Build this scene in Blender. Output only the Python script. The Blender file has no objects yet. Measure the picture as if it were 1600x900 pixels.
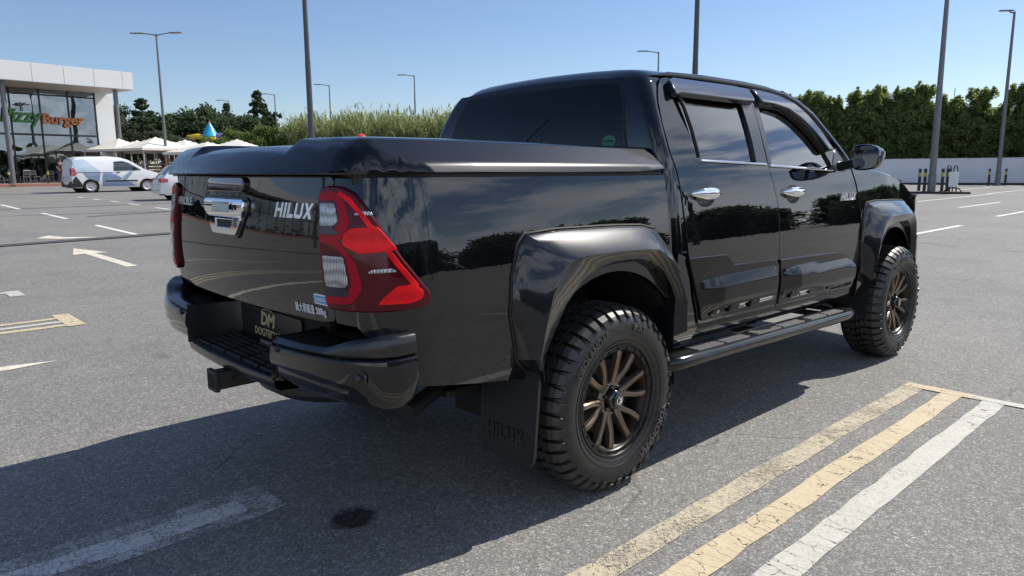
import bpy, bmesh, math, random, bisect
import numpy as np
from mathutils import Vector, Matrix
from mathutils.geometry import delaunay_2d_cdt
random.seed(7)
C = bpy.context.scene
R_ = math.radians

# ------------------------------------------------------------ camera, world, sun, exposure
cam_d = bpy.data.cameras.new('camera'); cam = bpy.data.objects.new('camera', cam_d)
C.collection.objects.link(cam); C.camera = cam
cam_d.sensor_width = 36; cam_d.lens = 1127.44 / 1600 * 36
cam_d.clip_start = 0.05; cam_d.clip_end = 3000
CM = Matrix(((0.7308869875716927, 0.116304509685439, -0.6725157785696972),
             (-0.6824541685960636, 0.11331059425680698, -0.7220921111568973),
             (-0.007779406419014827, 0.9867289244042655, 0.16218973635766507)))
cam.matrix_world = Matrix.Translation((-2.24171564, -2.71972698, 1.32320315)) @ CM.to_4x4()
C.render.resolution_x = 1024; C.render.resolution_y = 576
C.view_settings.view_transform = 'Standard'; C.view_settings.look = 'None'
C.view_settings.exposure = 0.25; C.view_settings.gamma = 1
C.view_settings.use_curve_mapping = False

SUN = Vector((.70, -.150, .70)).normalized()
SUN_E = math.asin(SUN.z); SUN_A = math.atan2(SUN.x, SUN.y)
sd = bpy.data.lights.new('sun', 'SUN'); sd.energy = 5.0; sd.angle = R_(.5); sd.color = (1, .95, .875)
so = bpy.data.objects.new('sun', sd); C.collection.objects.link(so)
so.rotation_euler = SUN.to_track_quat('Z', 'Y').to_euler()

W = bpy.data.worlds.new('World'); C.world = W; W.use_nodes = True
wt = W.node_tree; wt.nodes.clear()
def wn(t, **k):
    n = wt.nodes.new(t)
    for a, b in k.items(): setattr(n, a, b)
    return n
sky = wn('ShaderNodeTexSky', sky_type='NISHITA', sun_disc=False, sun_elevation=SUN_E, sun_rotation=SUN_A,
         altitude=0, air_density=1.0, dust_density=.25, ozone_density=3.0)
bg = wn('ShaderNodeBackground'); bg.inputs[1].default_value = .097
out = wn('ShaderNodeOutputWorld')
tc = wn('ShaderNodeTexCoord'); sep = wn('ShaderNodeSeparateXYZ')
wt.links.new(tc.outputs['Generated'], sep.inputs[0])
def wm(op, a, b=None, c=None):
    n = wn('ShaderNodeMath', operation=op)
    for i, v in enumerate((a, b, c)):
        if v is None: continue
        if isinstance(v, (int, float)): n.inputs[i].default_value = v
        else: wt.links.new(v, n.inputs[i])
    return n.outputs[0]
# clouds on a plane overhead, thick towards the south-west part of the sky, a few wisps elsewhere
zc = wm('MAXIMUM', sep.outputs[2], .03)
cx = wm('DIVIDE', sep.outputs[0], wm('ADD', zc, .12)); cy = wm('DIVIDE', sep.outputs[1], wm('ADD', zc, .12))
cmb = wn('ShaderNodeCombineXYZ'); wt.links.new(sep.outputs[0], cmb.inputs[0]); wt.links.new(sep.outputs[1], cmb.inputs[1]); wt.links.new(wm('MULTIPLY', sep.outputs[2], 2.4), cmb.inputs[2])
ns = wn('ShaderNodeTexNoise'); ns.inputs['Scale'].default_value = 3.1; ns.inputs['Detail'].default_value = 9
ns.inputs['Roughness'].default_value = .58; ns.inputs['Distortion'].default_value = .25
offs = wn('ShaderNodeVectorMath', operation='ADD'); offs.inputs[1].default_value = (1.3, 4.1, .7); wt.links.new(cmb.outputs[0], offs.inputs[0]); wt.links.new(offs.outputs[0], ns.inputs['Vector'])
side = wm('MULTIPLY_ADD', sep.outputs[1], -1.0, 0.05)
side = wn('ShaderNodeMapRange').outputs[0] if False else side
mr = wn('ShaderNodeMapRange'); mr.inputs[1].default_value = -.06; mr.inputs[2].default_value = .18
mr.inputs[3].default_value = .69; mr.inputs[4].default_value = .44
wt.links.new(side, mr.inputs[0])
cov = wm('MULTIPLY', wm('SUBTRACT', ns.outputs[0], mr.outputs[0]), 10)
covc = wn('ShaderNodeClamp'); wt.links.new(cov, covc.inputs[0])
mz = wn('ShaderNodeMapRange'); mz.inputs[1].default_value = .72; mz.inputs[2].default_value = .45; wt.links.new(sep.outputs[2], mz.inputs[0])
covm = wm('MULTIPLY', covc.outputs[0], wm('MULTIPLY', mz.outputs[0], .92))
ns2 = wn('ShaderNodeTexNoise'); ns2.inputs['Scale'].default_value = 5.5; ns2.inputs['Detail'].default_value = 6
wt.links.new(cmb.outputs[0], ns2.inputs['Vector'])
ccol = wn('ShaderNodeMix', data_type='RGBA'); wt.links.new(ns2.outputs[0], ccol.inputs[0])
ccol.inputs[6].default_value = (5.2, 7.0, 10.0, 1); ccol.inputs[7].default_value = (17, 17, 17, 1)
mixc = wn('ShaderNodeMix', data_type='RGBA'); wt.links.new(covm, mixc.inputs[0])
wb = wn('ShaderNodeMix', data_type='RGBA'); wb.blend_type = 'MULTIPLY'; wb.inputs[0].default_value = 1; wb.inputs[7].default_value = (.98, .99, 1.08, 1); wt.links.new(sky.outputs[0], wb.inputs[6]); wt.links.new(wb.outputs[2], mixc.inputs[6]); wt.links.new(ccol.outputs[2], mixc.inputs[7])
wt.links.new(mixc.outputs[2], bg.inputs[0]); wt.links.new(bg.outputs[0], out.inputs[0])

# ------------------------------------------------------------ materials
class NT:
    def __init__(s, name):
        s.m = bpy.data.materials.new(name); s.m.use_nodes = True; s.t = s.m.node_tree
        s.b = s.t.nodes['Principled BSDF']; s.o = s.t.nodes['Material Output']
    def n(s, t, **k):
        n = s.t.nodes.new(t)
        for a, b in k.items():
            if a in n.inputs and not hasattr(n, a): n.inputs[a].default_value = b
            else: setattr(n, a, b)
        return n
    def l(s, a, b): s.t.links.new(a, b)
    def coord(s, kind='Object', scale=(1, 1, 1)):
        c = s.n('ShaderNodeTexCoord'); mp = s.n('ShaderNodeMapping'); mp.inputs['Scale'].default_value = scale
        s.l(c.outputs[kind], mp.inputs[0]); return mp.outputs[0]
    def noise(s, vec, scale, detail=4, rough=.5, dist=0):
        n = s.n('ShaderNodeTexNoise'); n.inputs['Scale'].default_value = scale; n.inputs['Detail'].default_value = detail
        n.inputs['Roughness'].default_value = rough; n.inputs['Distortion'].default_value = dist
        s.l(vec, n.inputs['Vector']); return n.outputs[0]
    def math(s, op, a, b=None, c=None, clamp=False):
        n = s.n('ShaderNodeMath', operation=op); n.use_clamp = clamp
        for i, v in enumerate((a, b, c)):
            if v is None: continue
            if isinstance(v, (int, float)): n.inputs[i].default_value = v
            else: s.l(v, n.inputs[i])
        return n.outputs[0]
    def ramp(s, f, stops):
        n = s.n('ShaderNodeValToRGB'); e = n.color_ramp.elements
        while len(e) < len(stops): e.new(.5)
        for el, (p, c) in zip(e, stops):
            el.position = p; el.color = tuple(c) + (1,) if len(c) == 3 else c
        s.l(f, n.inputs[0]); return n.outputs[0]
    def mix(s, f, a, b, blend='MIX'):
        n = s.n('ShaderNodeMix', data_type='RGBA'); n.blend_type = blend
        for i, v in ((0, f), (6, a), (7, b)):
            if isinstance(v, (int, float)): n.inputs[i].default_value = v
            elif isinstance(v, tuple): n.inputs[i].default_value = v if len(v) == 4 else v + (1,)
            else: s.l(v, n.inputs[i])
        return n.outputs[2]
    def bump(s, h, strength=.3, dist=.01):
        n = s.n('ShaderNodeBump'); n.inputs['Strength'].default_value = strength; n.inputs['Distance'].default_value = dist
        s.l(h, n.inputs['Height']); s.l(n.outputs[0], s.b.inputs['Normal']); return n

def mat(name, col, rough=.5, metal=0, coat=0, coat_r=.03, spec=.5, var=0, vscale=6, bumpy=0, bscale=60, emis=None):
    t = NT(name); b = t.b
    b.inputs['Base Color'].default_value = (*col, 1); b.inputs['Roughness'].default_value = rough
    b.inputs['Metallic'].default_value = metal; b.inputs['Coat Weight'].default_value = coat
    b.inputs['Coat Roughness'].default_value = coat_r; b.inputs['Specular IOR Level'].default_value = spec
    v = t.coord()
    if var:
        f = t.noise(v, vscale, 5, .6)
        t.l(t.mix(f, tuple(c * (1 - var) for c in col), tuple(min(1, c * (1 + var)) for c in col)), b.inputs['Base Color'])
        t.l(t.math('MULTIPLY_ADD', f, rough * .5, rough * .75), b.inputs['Roughness'])
    if bumpy: t.bump(t.noise(v, bscale, 3), bumpy, .004)
    return t.m

def paint_mat(name, col, rough, coat_r, dust=.5, orange=.012, cw=1, ior=1.5, bs=0, noisy=1):
    t = NT(name); b = t.b; v = t.coord()
    b.inputs['Coat Weight'].default_value = cw; b.inputs['Coat IOR'].default_value = ior
    b.inputs['Roughness'].default_value = rough; b.inputs['Specular IOR Level'].default_value = bs
    d = t.noise(v, 3.5, 7, .65, .4); d2 = t.noise(v, 220, 2, .5)
    dd = t.math('MULTIPLY', t.math('SUBTRACT', d, .42, clamp=True), t.math('ADD', d2, .3))
    t.l(t.mix(t.math('MULTIPLY', dd, dust), col, (.30, .29, .27)), b.inputs['Base Color'])
    t.l(t.math('MULTIPLY_ADD', dd, .25 * dust * noisy, coat_r), b.inputs['Coat Roughness'])
    bp = t.n('ShaderNodeBump'); bp.inputs['Strength'].default_value = orange; bp.inputs['Distance'].default_value = .02
    t.l(t.noise(v, 9, 3, .5), bp.inputs['Height']); t.l(bp.outputs[0], b.inputs['Coat Normal'])
    return t.m

M = {}
M['paint'] = paint_mat('black paint', (.003, .0034, .0045), .35, .008, .05, ior=1.66)
M['lidpaint'] = paint_mat('satin black lid', (.004, .005, .009), .24, .10, .08, .012, .70, bs=.07, noisy=0)
M['flarep'] = paint_mat('flare paint', (.004, .005, .008), .30, .05, .12, .012, .95, bs=.10, noisy=.2)
M['clad'] = paint_mat('cladding gloss', (.005, .005, .006), .3, .03, .1, ior=1.3, bs=.02)
M['plastic'] = mat('black plastic', (.012, .0125, .014), .48, var=.25, vscale=14, bumpy=.15, bscale=500)
M['plastic2'] = mat('smooth black plastic', (.010, .011, .013), .3, var=.2, vscale=8, coat=.3, coat_r=.25)
M['rubber'] = mat('rubber seal', (.006, .006, .006), .6)
M['under'] = mat('underbody', (.004, .004, .004), .8)
M['chassis'] = mat('chassis', (.012, .012, .012), .55, var=.4)
M['chrome'] = mat('chrome', (.82, .83, .85), .04, 1)
M['alu'] = mat('brushed pad', (.30, .30, .30), .4, .7, var=.2, vscale=60)
M['silver'] = mat('silver', (.85, .86, .88), .30, .9)
M['flap'] = mat('mud flap rubber', (.014, .014, .014), .55, var=.35, vscale=7)
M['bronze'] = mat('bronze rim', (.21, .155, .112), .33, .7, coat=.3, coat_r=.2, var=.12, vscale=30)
M['rimblack'] = mat('rim black', (.008, .008, .008), .35, .2, var=.3, vscale=30)
M['white'] = mat('white vinyl', (.78, .78, .78), .5)
M['bluev'] = mat('blue sticker', (.05, .28, .55), .4)
M['greenv'] = mat('green sticker', (.03, .16, .08), .4)
M['gold'] = mat('pale gold print', (.42, .38, .20), .45)
M['seat'] = mat('seat fabric', (.02, .02, .022), .8)
M['mirror'] = mat('mirror glass', (.75, .78, .8), .01, 1)

def tyre_mat(name='tyre rubber', hi=(.034, .033, .031)):
    t = NT(name); b = t.b; v = t.coord()
    n1 = t.noise(v, 7, 6, .6); n2 = t.noise(v, 90, 3)
    f = t.math('MULTIPLY', n1, n2)
    t.l(t.mix(f, (.008, .008, .008), hi), b.inputs['Base Color'])
    b.inputs['Roughness'].default_value = .44; b.inputs['Specular IOR Level'].default_value = .5
    t.bump(n2, .12, .003); return t.m
M['tyre'] = tyre_mat(); M['treadtop'] = tyre_mat('dusty tread', (.105, .101, .093))

def glass_mat(name, tint, alpha, rough=.0, ior=1.5):
    """thin glazing: Fresnel reflection over a tinted see-through pane"""
    t = NT(name); t.t.nodes.remove(t.b)
    gl = t.n('ShaderNodeBsdfGlossy'); gl.inputs['Roughness'].default_value = rough
    tr = t.n('ShaderNodeBsdfTransparent'); tr.inputs[0].default_value = (*tint, 1)
    df = t.n('ShaderNodeBsdfDiffuse'); df.inputs[0].default_value = (.004, .005, .006, 1)
    m1 = t.n('ShaderNodeMixShader'); m1.inputs[0].default_value = alpha
    t.l(tr.outputs[0], m1.inputs[1]); t.l(df.outputs[0], m1.inputs[2])
    fr = t.n('ShaderNodeFresnel'); fr.inputs[0].default_value = ior
    f2 = t.math('MULTIPLY', fr.outputs[0], 2.3, clamp=True)
    m2 = t.n('ShaderNodeMixShader'); t.l(f2, m2.inputs[0]); t.l(m1.outputs[0], m2.inputs[1]); t.l(gl.outputs[0], m2.inputs[2])
    t.l(m2.outputs[0], t.o.inputs[0]); return t.m
M['tint'] = glass_mat('privacy glass', (.05, .055, .06), .35, 0, 1.55)
M['rearglass'] = glass_mat('rear window glass', (.03, .035, .045), .6, 0, 1.45)
M['glass'] = glass_mat('clear glass', (.80, .88, .86), .02, 0, 1.6)

def lens(name, col, rough=.12, strip=0, coat=1):
    t = NT(name); b = t.b; v = t.coord()
    b.inputs['Roughness'].default_value = rough; b.inputs['Coat Weight'].default_value = coat
    b.inputs['Coat Roughness'].default_value = .01
    f = t.noise(v, 12, 2)
    if strip:
        w = t.n('ShaderNodeTexWave', wave_type='BANDS', bands_direction='Z'); w.inputs['Scale'].default_value = strip
        t.l(v, w.inputs[0]); f = w.outputs['Fac']
    t.l(t.mix(f, tuple(c * .8 for c in col), tuple(min(1, c * 1.12) for c in col)), b.inputs['Base Color'])
    return t.m
M['lens_dark'] = lens('dark red lens', (.085, .004, .009), coat=.3)
M['lens_dark'].node_tree.nodes['Principled BSDF'].inputs['Specular IOR Level'].default_value = .15
M['lens_red'] = lens('red lens', (.36, .003, .016), .4, coat=.12)
M['lens_bright'] = lens('bright red lens', (.85, .008, .014), .4, 5, coat=.15)
t = NT('clear lens'); v = t.coord('Object', (1, 1, 1))
w1 = t.n('ShaderNodeTexWave', wave_type='BANDS', bands_direction='Y'); w1.inputs['Scale'].default_value = 48; w1.inputs['Distortion'].default_value = 1.5; t.l(v, w1.inputs[0])
w2 = t.n('ShaderNodeTexWave', wave_type='BANDS', bands_direction='Z'); w2.inputs['Scale'].default_value = 9; w2.inputs['Distortion'].default_value = 4; t.l(v, w2.inputs[0])
f = t.math('MULTIPLY', w1.outputs['Fac'], t.math('ADD', w2.outputs['Fac'], .25))
t.l(t.ramp(f, [(.05, (.16, .165, .17)), (.4, (.34, .36, .38)), (.9, (.66, .68, .70))]), t.b.inputs['Base Color'])
t.b.inputs['Roughness'].default_value = .15; t.b.inputs['Metallic'].default_value = .4; t.b.inputs['Coat Weight'].default_value = 1; t.bump(w1.outputs['Fac'], .5, .004); M['lens_clear'] = t.m
for k_ in ('lens_red','lens_bright'): M[k_].node_tree.nodes['Principled BSDF'].inputs['Specular IOR Level'].default_value = .12
M['lens_smoke'] = lens('smoke lens', (.05, .015, .022), .1)

def asphalt():
    t = NT('asphalt'); b = t.b; v = t.coord()
    big = t.noise(v, .35, 5, .6); mid = t.noise(v, 2.3, 6, .65)
    vo = t.n('ShaderNodeTexVoronoi'); vo.inputs['Scale'].default_value = 170; t.l(v, vo.inputs['Vector'])
    vo2 = t.n('ShaderNodeTexVoronoi'); vo2.inputs['Scale'].default_value = 62; t.l(v, vo2.inputs['Vector'])
    sepc = t.n('ShaderNodeSeparateColor'); t.l(vo.outputs['Color'], sepc.inputs[0])
    sepd = t.n('ShaderNodeSeparateColor'); t.l(vo2.outputs['Color'], sepd.inputs[0])
    grain = t.ramp(sepc.outputs[0], [(0, (.176, .170, .159)), (.55, (.240, .232, .216)), (.88, (.300, .290, .270)), (1, (.49, .475, .445))])
    g2 = t.ramp(sepd.outputs[1], [(0, (.84, .84, .84)), (.8, (1.0, 1.0, 1.0)), (1, (1.3, 1.3, 1.28))])
    c = t.mix(1.0, grain, g2, 'MULTIPLY')
    tone = t.ramp(t.math('ADD', t.math('MULTIPLY', big, .6), t.math('MULTIPLY', mid, .4)),
                  [(.3, (.76, .76, .77)), (.5, (.96, .955, .95)), (.72, (1.14, 1.13, 1.10))])
    c = t.mix(1.0, c, tone, 'MULTIPLY')
    # gaps between the stones
    gap = t.ramp(vo.outputs['Distance'], [(.0, (1, 1, 1)), (.55, (.92, .92, .92)), (.9, (.55, .55, .55))])
    c = t.mix(1.0, c, gap, 'MULTIPLY')
    # oily drips and tyre scuffs
    st = t.noise(v, 1.1, 3, .5, .8)
    c = t.mix(t.ramp(st, [(.66, (0, 0, 0)), (.74, (.35, .35, .35))]), c, (.045, .044, .043))
    # hairline cracks and a few rubber marks along the driving direction
    vc = t.n('ShaderNodeTexVoronoi', feature='DISTANCE_TO_EDGE'); vc.inputs['Scale'].default_value = .42
    wv = t.n('ShaderNodeVectorMath', operation='ADD'); t.l(v, wv.inputs[0])
    wn_ = t.n('ShaderNodeTexNoise'); wn_.inputs['Scale'].default_value = 3.0; wn_.inputs['Detail'].default_value = 5; t.l(v, wn_.inputs['Vector'])
    ws = t.n('ShaderNodeVectorMath', operation='SCALE'); ws.inputs['Scale'].default_value = .35; t.l(wn_.outputs['Color'], ws.inputs[0]); t.l(ws.outputs[0], wv.inputs[1]); t.l(wv.outputs[0], vc.inputs['Vector'])
    crk = t.math('MULTIPLY', t.math('SUBTRACT', .0045, vc.outputs['Distance']), 260, clamp=True)
    crk = t.math('MULTIPLY', crk, t.math('GREATER_THAN', t.noise(v, .5, 3), .56))
    c = t.mix(t.math('MULTIPLY', crk, .6), c, (.07, .068, .064))
    vs_ = t.coord('Object', (.10, 2.6, 1)); rub = t.noise(vs_, 1.0, 6, .7)
    c = t.mix(t.ramp(rub, [(.56, (0, 0, 0)), (.70, (.32, .32, .32))]), c, (.12, .118, .115))
    t.l(c, b.inputs['Base Color']); b.inputs['Roughness'].default_value = .82
    b.inputs['Specular IOR Level'].default_value = .35
    h = t.math('ADD', t.math('MULTIPLY', vo.outputs['Distance'], -.7), t.math('MULTIPLY', t.noise(v, 45, 4, .6), .8))
    t.bump(h, .34, .004); return t.m
M['asphalt'] = asphalt()

def road_paint(name, col, wear, cracks=True):
    """paint film with worn-through patches and transverse cracks showing the asphalt sheet 4 mm below"""
    t = NT(name); b = t.b; v = t.coord()
    n1 = t.noise(v, 5, 6, .7); n2 = t.noise(v, 60, 5, .7); n3 = t.noise(v, 260, 2, .5)
    tone = t.mix(t.noise(v, 9, 5), tuple(c * .82 for c in col), tuple(min(1, c * 1.08) for c in col))
    tone = t.mix(t.ramp(n2, [(.45, (0, 0, 0)), (.75, (.5, .5, .5))]), tone, (.25, .24, .22))
    t.l(tone, b.inputs['Base Color']); b.inputs['Roughness'].default_value = .7
    s = t.math('ADD', t.math('MULTIPLY', n1, .36), t.math('ADD', t.math('MULTIPLY', n2, .34), t.math('MULTIPLY', n3, .45)))
    hole = t.math('MULTIPLY', t.math('SUBTRACT', s, wear), 14, clamp=True)
    if cracks:
        vo = t.n('ShaderNodeTexVoronoi', feature='DISTANCE_TO_EDGE'); vo.inputs['Scale'].default_value = 1
        wob = t.n('ShaderNodeVectorMath', operation='ADD')
        c2 = t.coord('Object', (15, 4.5, 5)); t.l(c2, wob.inputs[0])
        nn = t.n('ShaderNodeTexNoise'); nn.inputs['Scale'].default_value = 25; t.l(v, nn.inputs['Vector'])
        sc = t.n('ShaderNodeVectorMath', operation='SCALE'); sc.inputs['Scale'].default_value = .5
        t.l(nn.outputs['Color'], sc.inputs[0]); t.l(sc.outputs[0], wob.inputs[1]); t.l(wob.outputs[0], vo.inputs['Vector'])
        ck = t.math('MULTIPLY', t.math('SUBTRACT', .014, vo.outputs['Distance']), 110, clamp=True)
        msk = t.math('GREATER_THAN', t.noise(v, 2.6, 3), .44)
        hole = t.math('MAXIMUM', hole, t.math('MULTIPLY', ck, msk))
    tr = t.n('ShaderNodeBsdfTransparent'); mx = t.n('ShaderNodeMixShader')
    t.l(hole, mx.inputs[0]); t.l(b.outputs[0], mx.inputs[1]); t.l(tr.outputs[0], mx.inputs[2])
    t.l(mx.outputs[0], t.o.inputs[0]); t.bump(n2, .3, .003); return t.m
M['yel_worn'] = road_paint('worn yellow paint', (.54, .47, .33), .578)
M['yel'] = road_paint('yellow paint', (.60, .49, .31), .665)
M['wht'] = road_paint('white paint', (.56, .53, .465), .665)
M['wht_worn'] = road_paint('worn white paint', (.66, .65, .62), .60)
M['wht_frag'] = road_paint('nearly gone white paint', (.58, .57, .55), .53, False)
M['wht_far'] = road_paint('far white paint', (.78, .77, .72), .66, False)
M['cream'] = road_paint('cream arrow paint', (.78, .72, .58), .60, False)

M['stain'] = road_paint('oil stain', (.016, .015, .014), .60, False); M['stain2'] = road_paint('oil stain fringe', (.03, .028, .026), .53, False)
# ------------------------------------------------------------ mesh helpers
col = C.collection
def link(name, me, m=None, parent=None):
    o = bpy.data.objects.new(name, me); col.objects.link(o)
    if m is not None and me is not None: me.materials.append(M[m] if isinstance(m, str) else m)
    if parent is not None: o.parent = parent
    return o
def tag(o, label=None, cat=None, group=None, kind=None):
    if label: o['label'] = label
    if cat: o['category'] = cat
    if group: o['group'] = group
    if kind: o['kind'] = kind
    return o
def empty(name, loc=(0, 0, 0), rz=0):
    o = bpy.data.objects.new(name, None); col.objects.link(o); o.location = loc; o.rotation_euler = (0, 0, rz)
    o.empty_display_size = .2; return o
def copy_tree(o, parent=None):
    c = o.copy(); col.objects.link(c); c.parent = parent
    for ch in o.children: copy_tree(ch, c)
    return c

class MB:
    """collects faces; smooth parts keep shared vertices"""
    def __init__(s): s.v = []; s.f = []; s.sm = []; s.mi = []
    def add(s, vs, fs, smooth=False, mi=0):
        o = len(s.v); s.v += [tuple(map(float, p)) for p in vs]
        s.f += [tuple(i + o for i in f) for f in fs]; s.sm += [smooth] * len(fs); s.mi += [mi] * len(fs); return s
    def box(s, a, b, bev=0, mi=0, mtx=None):
        bm = bmesh.new(); bmesh.ops.create_cube(bm, size=1)
        for v in bm.verts: v.co = Vector([(a[i] + b[i]) / 2 + v.co[i] * (b[i] - a[i]) for i in range(3)])
        if bev: bmesh.ops.bevel(bm, geom=list(bm.edges), offset=bev, segments=2, affect='EDGES', profile=.6)
        if mtx is not None: bm.transform(mtx)
        bm.verts.index_update()
        s.add([v.co for v in bm.verts], [[v.index for v in f.verts] for f in bm.faces], False, mi); bm.free(); return s
    def grid(s, rows, closed=False, cap=False, flip=False, mi=0, smooth=True):
        n = len(rows[0]); vs = [p for r in rows for p in r]; fs = []
        for i in range(len(rows) - 1):
            for j in range(n if closed else n - 1):
                k = (j + 1) % n; q = (i * n + j, i * n + k, (i + 1) * n + k, (i + 1) * n + j)
                fs.append(q[::-1] if flip else q)
        s.add(vs, fs, smooth, mi)
        if cap:
            s.add(rows[0], [tuple(range(n)) if flip else tuple(range(n))[::-1]], False, mi)
            s.add(rows[-1], [tuple(range(n))[::-1] if flip else tuple(range(n))], False, mi)
        return s
    def tube(s, pts, r, seg=10, cap=True, mi=0):
        pts = [Vector(p) for p in pts]; rows = []; up = Vector((0, 0, 1)); prev = None
        for i, p in enumerate(pts):
            d = (pts[min(i + 1, len(pts) - 1)] - pts[max(i - 1, 0)]).normalized()
            if prev is None:
                a = d.cross(up if abs(d.z) < .95 else Vector((1, 0, 0))).normalized()
            else: a = (prev - d * prev.dot(d)).normalized()
            prev = a; b = d.cross(a); rr = r[i] if isinstance(r, (list, tuple)) else r
            rows.append([p + (a * math.cos(t) + b * math.sin(t)) * rr for t in [2 * math.pi * k / seg for k in range(seg)]])
        return s.grid(rows, closed=True, cap=cap, flip=True, mi=mi)
    def lathe(s, prof, seg=64, axis='Y', cen=(0, 0, 0), mi=0, arc=None):
        rows = []
        for (r, h) in prof:
            row = []
            n = seg if arc is None else seg + 1
            for k in range(n):
                t = 2 * math.pi * k / seg if arc is None else arc[0] + (arc[1] - arc[0]) * k / seg
                c_, s_ = math.cos(t) * r, math.sin(t) * r
                p = {'Y': (c_, h, s_), 'Z': (c_, s_, h), 'X': (h, c_, s_)}[axis]
                row.append((p[0] + cen[0], p[1] + cen[1], p[2] + cen[2]))
            rows.append(row)
        return s.grid(rows, closed=arc is None, mi=mi)
    def prism(s, poly, fn, d0, d1, smooth=False, mi=0):
        """poly 2D outline, fn(u,v,d)->xyz"""
        n = len(poly); a = [fn(u, v, d0) for u, v in poly]; b = [fn(u, v, d1) for u, v in poly]
        s.add(a + b, [tuple(range(n)), tuple(range(2 * n - 1, n - 1, -1))] +
              [(i, i + n, (i + 1) % n + n, (i + 1) % n) for i in range(n)], smooth, mi); return s
    def build(s, name, m, parent=None, sharp=35, weld=False):
        me = bpy.data.meshes.new(name); me.from_pydata(s.v, [], s.f)
        ms = m if isinstance(m, (list, tuple)) else [m]
        for q in ms: me.materials.append(M[q] if isinstance(q, str) else q)
        me.polygons.foreach_set('use_smooth', s.sm); me.polygons.foreach_set('material_index', s.mi)
        bm = bmesh.new(); bm.from_mesh(me)
        if weld: bmesh.ops.remove_doubles(bm, verts=bm.verts, dist=1e-4)
        bmesh.ops.recalc_face_normals(bm, faces=bm.faces)
        ca = R_(sharp)
        for e in bm.edges:
            if len(e.link_faces) == 2 and e.calc_face_angle(0) > ca: e.smooth = False
        bm.to_mesh(me); bm.free(); me.update()
        o = bpy.data.objects.new(name, me); col.objects.link(o)
        if parent is not None: o.parent = parent
        return o

def inpoly(x, y, P):
    r = False; j = len(P) - 1
    for i in range(len(P)):
        xi, yi = P[i]; xj, yj = P[j]
        if (yi > y) != (yj > y) and x < (xj - xi) * (y - yi) / (yj - yi) + xi: r = not r
        j = i
    return r
def resample(P, sp):
    o = []
    for i in range(len(P)):
        a, b = P[i], P[(i + 1) % len(P)]; L = math.hypot(b[0] - a[0], b[1] - a[1]); n = max(1, round(L / sp))
        for k in range(n): o.append((a[0] + (b[0] - a[0]) * k / n, a[1] + (b[1] - a[1]) * k / n))
    return o
def rounded(P, r, seg=4):
    """round the corners of a polygon; r may be a list"""
    o = []; n = len(P)
    for i in range(n):
        ri = r[i] if isinstance(r, (list, tuple)) else r
        p = Vector(P[i]); a = Vector(P[i - 1]) - p; b = Vector(P[(i + 1) % n]) - p
        k = min(ri, a.length * .45, b.length * .45)
        if k < 1e-4: o.append(tuple(p)); continue
        p0 = p + a.normalized() * k; p1 = p + b.normalized() * k
        for j in range(seg + 1):
            t = j / seg; q = p0 * (1 - t) ** 2 + p * 2 * t * (1 - t) + p1 * t * t; o.append((q.x, q.y))
    return o

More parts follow.
